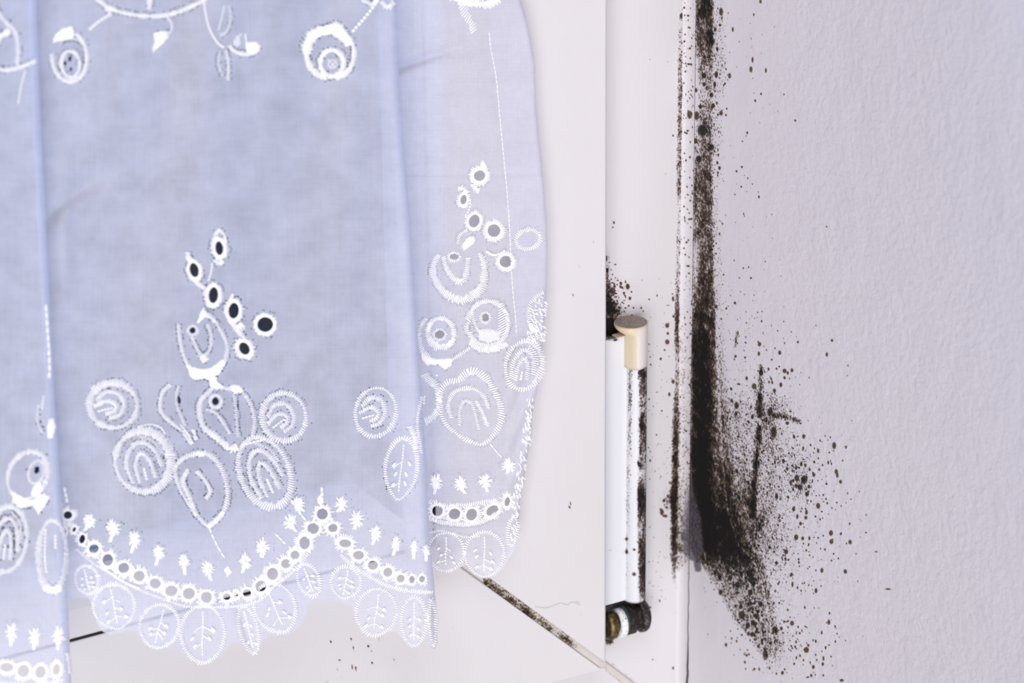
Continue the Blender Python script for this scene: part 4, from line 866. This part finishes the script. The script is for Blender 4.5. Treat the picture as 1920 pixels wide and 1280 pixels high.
satin(e, [(334, 608), (338, 640), (344, 665), (354, 688)], 7, 3.6, 3, side=-1); satin(e, [(400, 596), (410, 612), (420, 632), (426, 650), (422, 672), (410, 690)], 7, 3.6, 3)
fill(e, [(349, 680), (362, 688), (380, 692), (398, 688), (416, 674), (424, 676), (412, 698), (402, 706), (398, 714), (384, 708), (366, 712), (356, 704)], 78, 2.5, 3.4)
fill(e, [(368, 604), (376, 588), (382, 576), (388, 586), (382, 596), (372, 606)], -60, 2.6, 3); satin(e, [(386, 590), (396, 594), (402, 604)], 8, 3, 3)
eh = (361, 619, 5.5, 5.5, 0); satin(e, ell(361, 619, 9, 9), 5, 3, 2.6, closed=True, needle=0)
satin(e, [(360, 632), (368, 650), (378, 666), (390, 660), (396, 640), (394, 622), (388, 606)], 6, 3.4, 2.8, needle=.7); fill(e, [(372, 668), (384, 666), (392, 672), (380, 680)], 80, 3, 2.6); e.build()
e = Emb('M', 'stem'); fill(e, [(392, 706), (404, 706), (408, 716), (418, 724), (406, 730), (394, 722)], 60, 2.6, 3.4); e.build()
e = Emb('M', 'embroidered_flower')
satin(e, [(402, 722), (388, 738), (376, 750), (374, 772), (382, 800), (402, 816), (428, 838)], lambda t: 7 + 6 * t, 3.2, 3.2, side=-1, needle=.6)
satin(e, [(404, 724), (424, 728), (448, 732), (462, 744), (472, 764), (477, 790), (473, 815)], 7, 3.6, 2.8); fill(e, [(430, 722), (448, 722), (456, 732), (440, 738)], 92, 2.6, 3.2); satin(e, ell(404, 752, 11, 12), 6, 3, 2.8, closed=True, needle=.3)
satin(e, [(438, 738), (442, 770), (444, 800), (446, 818)], 5, 3.8, 2.4, needle=.8); satin(e, [(388, 768), (402, 772), (416, 788), (430, 812)], 6, 3.4, 2.8, needle=.8); e.build()
e = Emb('M', 'embroidered_flower')
satin(e, [(318, 722), (306, 732), (300, 752), (303, 774), (322, 792), (340, 806)], 7.5, 3.4, 3.2, side=-1, needle=.6); satin(e, [(334, 724), (330, 740), (332, 762), (340, 782), (346, 796)], 5, 3.6, 2.6, side=1, needle=.6); satin(e, [(344, 808), (352, 822), (360, 832)], 7, 3.4, 3); satin(e, [(362, 806), (366, 818), (368, 824)], 6, 3, 3.2); e.build()
leaf('M', 212, 759, 45, 42, 8, 2, 10); leaf('M', 268, 864, 52, 57, -12, 0, 12)
leaf('M', 378, 916, 47, 66, -6, None, 7, pts=[(370, 850), (392, 852), (412, 872), (424, 905), (425, 940), (412, 968), (392, 986), (372, 968), (350, 940), (334, 908), (328, 878), (344, 858)])
e = Emb('M', 'embroidered_leaf'); satin(e, [(368, 848), (382, 852)], 12, 2.6, 3.6); satin(e, [(352, 880), (342, 902), (352, 924), (362, 950), (368, 966)], 9, 3.2, 3.2, needle=.4); satin(e, [(370, 884), (384, 900), (394, 920), (386, 934)], 7, 3.2, 3.2, needle=.6); satin(e, [(390, 986), (404, 976), (420, 958)], 10, 3, 3.4); e.build()
leaf('M', 496, 884, 46, 68, -22, 0, 10); leaf('M', 532, 781, 41, 45, -10, 2, 9)
leaf('M', 704, 772, 38, 46, 12, 2, 7, needle=.15, name='embroidered_leaf'); leaf('M', 752, 878, 30, 58, 6, 1, 7, needle=.1, tip=.4)
e = Emb('M', 'embroidered_leaf'); satin(e, [(768, 800), (776, 815), (780, 840)], 10, 3, 3.2); satin(e, [(790, 745), (782, 790), (790, 850)], 5, 3.6, 2.6); e.build()
e = Emb('M', 'stem'); satin(e, [(432, 838), (438, 842), (446, 836)], 15, 2.6, 3.6); run(e, [(452, 834), (470, 830), (486, 826), (500, 822)], 5, 7); run(e, [(338, 795), (352, 812), (362, 832)], 3, 6); run(e, [(258, 800), (280, 795), (300, 800), (312, 816)], 3.4, 6)
e.build()
e = Emb('M', 'stem'); run(e, [(392, 988), (404, 1016), (420, 1044), (428, 1056)], 3.2, 13); e.build()
e = Emb('M', 'stem'); fill(e, [(420, 1066), (428, 1060), (434, 1072), (426, 1080)], 80, 2.6, 3); e.build()
e = Emb('M', 'stem'); run(e, [(545, 936), (560, 958), (576, 978)], 4.5, 12); e.build()
e = Emb('M', 'stem'); run(e, [(516, 1000), (528, 1012), (540, 1024)], 4, 9); e.build()
# --- front fold: row of eyelets, stars and scallops
for h in HOLES['M'][10:40]:
    eyelet('M', h, 8 if h[2] > 6 else 5.5, step=3.1, tw=3.1, needle=.15, vary=.55)
for i, (x, y, r, st_) in enumerate([(168, 975, 12, (-10, 20)), (212, 990, 14, (-6, 26)), (252, 1011, 13, (-6, 26)), (298, 1034, 12, (-6, 26)), (345, 1051, 12, (2, 26)), (390, 1064, 12, (6, 24)), (460, 1052, 13, (-6, 22)), (492, 1025, 14, (0, 20)), (545, 978, 13, (10, 18)), (560, 944, 11, (10, 14)), (640, 945, 13, (-8, 14)), (669, 974, 14, (-6, 18)), (704, 999, 12, (-6, 22)), (742, 1018, 9, (-5, 24)), (776, 1026, 8, (0, 22)), (799, 1030, 6, (0, 22))]):
    star('M', x, y, r, 1.25 if x < 720 else 1.7, stem=st_)
e = Emb('M', 'stem'); run(e, [(120, 912), (124, 930), (126, 944)], 5.5, 10); run(e, [(603, 912), (604, 930), (604, 944)], 5.5, 9); fill(e, [(594, 934), (600, 928), (606, 940), (600, 948)], 80, 2.6, 3.2); run(e, [(186, 1060), (214, 1078), (240, 1094), (266, 1104)], 5, 8)
satin(e, [(112, 945), (118, 975), (128, 985), (140, 980)], 9, 3.2, 3); e.build()
e = Emb('M', 'hem_cord'); satin(e, [(380, 1136), (405, 1137), (440, 1136), (465, 1132), (490, 1122), (515, 1096), (540, 1078), (566, 1052), (585, 1022)], 6, 3.6, 3.2, needle=.05); satin(e, [(640, 1040), (665, 1062), (690, 1078), (720, 1094), (750, 1104), (780, 1108), (814, 1110)], 8, 3.4, 3.2, needle=.05); satin(e, [(145, 1030), (175, 1055), (200, 1070), (240, 1095), (300, 1120), (345, 1135), (380, 1138)], 5, 3.8, 3, needle=.05); e.build()
SC = [(163, 1086, 22, 27, -15, 1), (214, 1136, 39, 42, -12, 1), (299, 1173, 37, 41, 14, 1), (380, 1188, 41, 54, 0, 1), (466, 1180, 17, 46, -14, 1), (516, 1139, 38, 48, -24, 1), (579, 1087, 20, 32, -22, 1), (648, 1091, 28, 30, 10, 1), (705, 1147, 38, 44, 8, 1), (776, 1164, 24, 46, 0, 1), (811, 1166, 7, 44, -2, None)]
for cx, cy, rx, ry, rot, kd in SC: leaf('M', cx, cy, rx, ry, rot, kd, 6.5, needle=.06, tip=.22, name='scallop')

# --- left fold (L)
e = Emb('L', 'embroidered_flower'); satin(e, [(-20, -10), (0, 28), (14, 44), (28, 58), (34, 90), (32, 122)], 8, 3.6, 3, needle=.3); satin(e, [(-10, 84), (0, 68), (18, 58)], 12, 2.8, 3.2); satin(e, [(-20, 126), (10, 131), (36, 126), (52, 120), (66, 114)], 8, 3.2, 3.2); run(e, [(48, 132), (40, 160), (34, 196)], 3, 8); e.build()
e = Emb('L', 'stem'); run(e, [(86, 570), (88, 600), (90, 630), (92, 660), (93, 690), (92, 720)], 4.5, 14); e.build()
e = Emb('L', 'embroidered_leaf'); satin(e, [(72, 760), (70, 790), (80, 812)], 5, 3.6, 2.6); fill(e, [(92, 786), (100, 784), (104, 800), (98, 822), (90, 820), (88, 804)], 88, 2.6, 3.2); run(e, [(82, 740), (78, 770)], 3, 7); e.build()
leaf('L', 52, 890, 36, 46, 24, None, 8, needle=.05)
e = Emb('L', 'embroidered_leaf'); satin(e, ell(68, 884, 14, 22, 18), 6, 3.4, 2.8, closed=True, needle=.1); fill(e, [(62, 912), (76, 902), (80, 920), (70, 932), (58, 926)], 75, 2.6, 3.2); fill(e, [(22, 920), (44, 932), (60, 938), (82, 925), (92, 930), (84, 948), (72, 964), (62, 946), (40, 952), (24, 940)], 80, 2.7, 3.4); e.build()
leaf('L', 12, 1010, 38, 62, 8, 0, 11, needle=.1); leaf('L', 98, 1040, 26, 66, 0, None, 9, needle=.05)
e = Emb('L', 'embroidered_leaf'); satin(e, [(84, 1100), (98, 1106), (116, 1102)], 15, 2.8, 3.4); run(e, [(86, 990), (84, 1040), (88, 1080)], 4, 7); run(e, [(104, 1000), (104, 1030)], 5, 7); e.build()
for x, y in ((22, 1185), (65, 1192), (110, 1192)): star('L', x, y, 13, 1.4, stem=(-2, 26))
for h in HOLES['L'][1:]: eyelet('L', h, 9, 3.2, 3.2, .05)
e = Emb('L', 'hem_cord'); satin(e, [(-20, 1276), (30, 1281), (70, 1282), (120, 1274)], 8, 3.4, 3.2, needle=0); satin(e, [(126, 1225), (130, 1245), (131, 1262)], 7, 3.4, 3.2, needle=0); e.build()

# --- rear fold (R)
e = Emb('R', 'embroidered_flower'); satin(e, [(860, -14), (866, 8), (874, 28), (884, 44), (889, 62)], 14, 4.2, 2.6, needle=.2, slant=-.5); satin(e, [(850, -6), (872, 4), (900, 6), (918, 8), (938, -4)], 15, 2.8, 3.2, needle=.3); e.build()
for h, wd in zip(HOLES['R'][:5], (9, 6.5, 7, 9, 8)): eyelet('R', h, wd, 2.9, 2.8, .5)
e = Emb('R', 'eyelet'); satin(e, ell(990, 448, 23, 18, -15), 8, 3.3, 2.8, closed=True, needle=.2); e.build()
e = Emb('R', 'stem'); satin(e, [(888, 346), (892, 356), (900, 358)], 10, 2.8, 3); satin(e, [(908, 306), (902, 312)], 12, 2.6, 3); satin(e, [(860, 354), (868, 352), (876, 362)], 9, 2.8, 3.2); run(e, [(882, 372), (880, 392), (868, 410)], 3.4, 6); run(e, [(910, 470), (925, 478), (940, 474), (950, 466)], 6, 6); e.build()
e = Emb('R', 'embroidered_flower'); fill(e, [(864, 462), (874, 448), (888, 440), (892, 452), (880, 462), (868, 470)], -35, 2.6, 3); satin(e, [(858, 455), (862, 440), (876, 430)], 5, 3.4, 2.6); e.build()
e = Emb('R', 'embroidered_flower')
satin(e, [(822, 478), (814, 492), (812, 512), (820, 530), (832, 546), (850, 558), (870, 562), (884, 554), (902, 540), (908, 512), (906, 490), (898, 474)], lambda t: 9 + 6 * math.sin(t * 3.1), 2.9, 2.9, side=-1, needle=.5)
satin(e, [(832, 482), (836, 500), (848, 518), (862, 528), (872, 520), (876, 500), (878, 482)], lambda t: 8 + 4 * math.sin(t * 3.1), 3.0, 2.8, side=-1, needle=.4); satin(e, ell(851, 481, 11, 8), 5, 3, 2.6, closed=True, needle=0); e.build()
e = Emb('R', 'embroidered_flower')
satin(e, ell(826, 624, 25, 28, 0, -170, 60), 9, 2.8, 3.0, side=1, needle=.4); satin(e, [(806, 606), (802, 622), (808, 640), (824, 650), (842, 646), (852, 634)], lambda t: 8 + 7 * math.sin(t * 3.1), 2.7, 3.0, side=-1, needle=.2); satin(e, ell(824, 627, 11.5, 10), 5, 3, 2.6, closed=True, needle=0)
satin(e, [(798, 598), (788, 612), (786, 634), (792, 656), (806, 668)], 8, 3, 2.8, side=-1); fill(e, [(788, 658), (800, 668), (820, 673), (848, 672), (846, 684), (834, 692), (822, 682), (800, 684), (790, 672)], 84, 2.6, 3.2); satin(e, [(850, 672), (866, 662), (880, 652)], 6, 3.4, 2.6); e.build()
e = Emb('R', 'embroidered_flower')
satin(e, ell(915, 606, 38, 42, 0, -170, 160), 9, 3.0, 2.9, side=1, needle=.45); satin(e, ell(910, 595, 9, 10), 5, 3, 2.6, closed=True, needle=0); satin(e, [(894, 568), (886, 585), (894, 615), (908, 626), (926, 622)], 6, 3.4, 2.6, side=-1)
fill(e, [(898, 618), (918, 616), (938, 622), (936, 636), (916, 642), (898, 636)], 112, 3, 2.8); fill(e, [(936, 572), (944, 566), (954, 590), (954, 618), (942, 632), (932, 620), (934, 596)], -30, 4.2, 2.2); satin(e, [(882, 640), (900, 654), (926, 654), (950, 644)], 11, 2.7, 3.2, side=-1); satin(e, [(880, 602), (874, 614), (882, 632)], 7, 3.4, 2.6); e.build()
e = Emb('R', 'embroidered_leaf')
for _ in range(120):
    x, y = rng.uniform(988, 1021), rng.uniform(555, 640); x += (y - 600) * -.05; a = rng.uniform(-.6, .6) + .8; e.st((x, y), (x + 7 * math.cos(a), y + 7 * math.sin(a)), 2.3)
satin(e, [(1018, 548), (1000, 560), (990, 580), (996, 610), (1012, 634)], 6, 3.4, 2.4); e.build()
leaf('R', 982, 684, 34, 46, 12, 0, 8.5, needle=.35)
leaf('R', 886, 764, 56, 66, -10, None, 9.5, needle=.35, pts=[(878, 696), (896, 698), (914, 712), (930, 738), (940, 766), (938, 792), (924, 816), (904, 832), (880, 826), (856, 812), (836, 794), (826, 768), (824, 738), (838, 716), (860, 712)])
e = Emb('R', 'embroidered_leaf')
satin(e, [(846, 782), (840, 758), (850, 736), (870, 728), (892, 730), (908, 744), (916, 766)], 8, 3.1, 2.8, needle=.4); satin(e, [(862, 796), (862, 768), (870, 752), (884, 756), (892, 780), (898, 806)], 6, 3.2, 2.6, needle=.4); satin(e, [(893, 752), (904, 772), (914, 798)], 7, 2.9, 3.2, needle=.1); e.build()
e = Emb('R', 'embroidered_leaf'); satin(e, [(796, 702), (806, 714), (816, 722), (822, 740), (822, 765), (812, 780), (797, 790)], 13, 3.0, 3.0, needle=.3); run(e, [(796, 740), (794, 762)], 4, 6); run(e, [(816, 702), (826, 706)], 3.4, 6); e.build()
e = Emb('R', 'stem'); run(e, [(918, 830), (932, 848), (946, 862)], 3, 12); e.build()
for x, y, st_ in ((818, 903, (-4, 24)), (864, 907, (8, 18)), (910, 902, (4, 20)), (954, 872, (-4, 16))): star('R', x, y, 13, 1.2, n=17, stem=st_)
for h in HOLES['R'][8:]: eyelet('R', h, 8, 3.0, 3.0, .1, .5)
e = Emb('R', 'hem_cord'); satin(e, [(806, 972), (830, 979), (862, 982), (892, 981), (915, 972), (938, 958)], 8, 3.0, 3.0, needle=.8, side=-1); satin(e, [(806, 940), (835, 948), (868, 946), (900, 942), (930, 936)], 8, 3.6, 3, needle=.05); satin(e, [(806, 998), (826, 994), (850, 1000), (872, 1006), (900, 1004)], 4.5, 3.4, 2.6, needle=.3); e.build()
for cx, cy, rx, ry, rot in ((836, 1034, 34, 36, 0), (908, 1038, 37, 42, 0), (961, 995, 9, 28, 6)): leaf('R', cx, cy, rx, ry, rot, 1 if rx > 20 else None, 5.5, needle=.1, tip=.15, name='scallop')
e = Emb('R', 'rolled_edge')
for _ in range(150):
    y = rng.uniform(745, 1010); x = float(interp(E_R, y)) - rng.uniform(2, 16); a = 1.3 + rng.uniform(-.5, .5); e.st((x, y), (x + 7 * math.cos(a), y + 7 * math.sin(a)), 2.3)
e.build()
e = Emb('R', 'hem_stitching'); pts = [(float(interp(E_H, y)), y) for y in range(60, 640, 30)]; run(e, pts, 1.8, 9); e.build()

# ---- the cloth -----------------------------------------------------------
CV = []; CF = []; CU = []; CN = [0]
def addgrid(P, U, keep=None):
    nr, nc = P.shape[:2]; F = gridfaces(nr, nc)
    if keep is not None: F = F[keep.ravel()]
    CV.append(P.reshape(-1, 3)); CU.append(U.reshape(-1, 2)); CF.append(F + CN[0]); CN[0] += nr * nc
def panel(key, xl, xr, top, bot, cell):
    nc = int((max(p[1] for p in xr) - min(p[1] for p in xl)) / cell); nr = int((max(p[1] for p in bot) - top) / cell)
    s_ = np.linspace(0, 1, nc)[None, :] + np.zeros((nr, 1)); t = np.linspace(0, 1, nr)[:, None] + np.zeros((1, nc))
    py = top + (1150 - top) * t
    for _ in range(4):
        px = interp(xl, py) * (1 - s_) + interp(xr, py) * s_; py = top + (interp(bot, px) + .9 * np.sin(px * 1.9) * np.sin(px * .53) - top) * t
    for cx, cy, rx, ry, rot in HOLES[key]:
        c, s2 = math.cos(math.radians(rot)), math.sin(math.radians(rot)); dx, dy = px - cx, py - cy
        u, v = dx * c + dy * s2, -dx * s2 + dy * c; q = np.hypot(u / rx, v / ry); rm = min(rx, ry)
        near = (np.abs(q - 1) * rm < cell * .62) & (q > 0)
        f = np.where(near, 1 / np.maximum(q, 1e-6), 1.0); px = cx + dx * f; py = cy + dy * f
    cx_ = (px[:-1, :-1] + px[1:, :-1] + px[:-1, 1:] + px[1:, 1:]) / 4; cy_ = (py[:-1, :-1] + py[1:, :-1] + py[:-1, 1:] + py[1:, 1:]) / 4
    keep = np.ones(cx_.shape, bool)
    for cx, cy, rx, ry, rot in HOLES[key]:
        c, s2 = math.cos(math.radians(rot)), math.sin(math.radians(rot)); dx, dy = cx_ - cx, cy_ - cy
        u, v = dx * c + dy * s2, -dx * s2 + dy * c; keep &= np.hypot(u / rx, v / ry) > .985
    # needle pricks: the cell under each goes
    for x, y in NEEDLE[key]:
        if not (0 <= y <= 1290): continue
        j = int(np.argmin(np.abs(cx_[min(max(int((y - top) / cell), 0), keep.shape[0] - 1)] - x))); i = int(np.argmin(np.abs(cy_[:, j] - y)))
        if abs(cx_[i, j] - x) < 2 * cell and abs(cy_[i, j] - y) < 2 * cell: keep[i, j] = False
    P = onY(px, py, SURF[key](px, py)); addgrid(P, np.stack([px, py], -1), keep); return px, py, P
pm = panel('M', [(y_, x_ - 16) for y_, x_ in E_L], E_M, -260, B_M, 2.3)
pr = panel('R', [(-200, 722), (700, 752), (1100, 760)], E_R, -260, B_R, 2.2)
pl = panel('L', [(-200, -330), (1400, -330)], E_L, -260, B_L, 3.0)
def bridge(A, B, n, bulge, U):
    """cloth that turns back behind a fold, from column A to column B"""
    m_ = min(len(A), len(B)); ia = np.linspace(0, len(A) - 1, m_).astype(int); ib = np.linspace(0, len(B) - 1, m_).astype(int)
    A = A[ia]; B = B[ib]; t = np.linspace(0, 1, n)[None, :, None]
    P = A[:, None] * (1 - t) + B[:, None] * t; P[..., 1] += bulge * np.sin(t[..., 0] * math.pi)
    uv = np.stack([U + t[..., 0] * 80 + np.zeros((m_, 1)), np.linspace(-260, 1200, m_)[:, None] + np.zeros((1, n))], -1); addgrid(P, uv)
bridge(pm[2][:, -1], pr[2][:, 0], 14, .002, 2000); bridge(pl[2][:, -1], pm[2][:, 0], 10, .002, 3000)
# hem of the rear fold turned back behind itself
ys = np.arange(-260, 1000, 5.0); t = np.linspace(0, 1, 12)[None, :]
ex = interp(E_R, ys)[:, None]; hx = interp(E_H, ys)[:, None]; px = ex * (1 - t) + hx * t; py = ys[:, None] + 0 * px
P = onY(px, py, Y_R(ex - 0.1 + 0 * px, py) * 0 + Y_R(np.minimum(px, ex - .2), py) + .0004 + .0016 * np.sqrt(np.clip(1 - (1 - np.clip(t * 5, 0, 1)) ** 2, 0, 1)))
addgrid(P, np.stack([px + 700, py], -1))
cloth = link('voile_cloth', np.vstack(CV), np.vstack(CF), M_cloth, None, uv=np.vstack(CU)); reparent(cloth, cur)

# ---------------------------------------------------------------- hair caught on the sash
pts = [(1003, 1137), (1025, 1139), (1040, 1134), (1052, 1130), (1064, 1134), (1072, 1128), (1080, 1130), (1086, 1134), (1086, 1128), (1080, 1128)]
q = spline(pts, 4.0)
h = tube('hair_strand', [tuple(onY(x, y, -0.00012)) for x, y in q], 0.00004, M_hair, None, 5)
h['label'] = 'thin curled grey hair stuck on the white sash near the weld'; h['category'] = 'hair'

for o_ in HG.children_recursive:
    lab = {'cap': 'yellowed cream plastic cap with a worn flat top', 'cap_top': 'grey-brown worn face', 'hinge_cover': 'white cover with vertical streaks of black mould', 'brass_ring': 'tarnished brass ring',
           'white_collar': 'chipped white collar', 'copper_ring': 'thin green corroded ring', 'pivot_barrel': 'rusty dark barrel', 'end_disc': 'grimy dark end disc'}.get(o_.name.split('.')[0])
    if lab: o_['label'] = lab
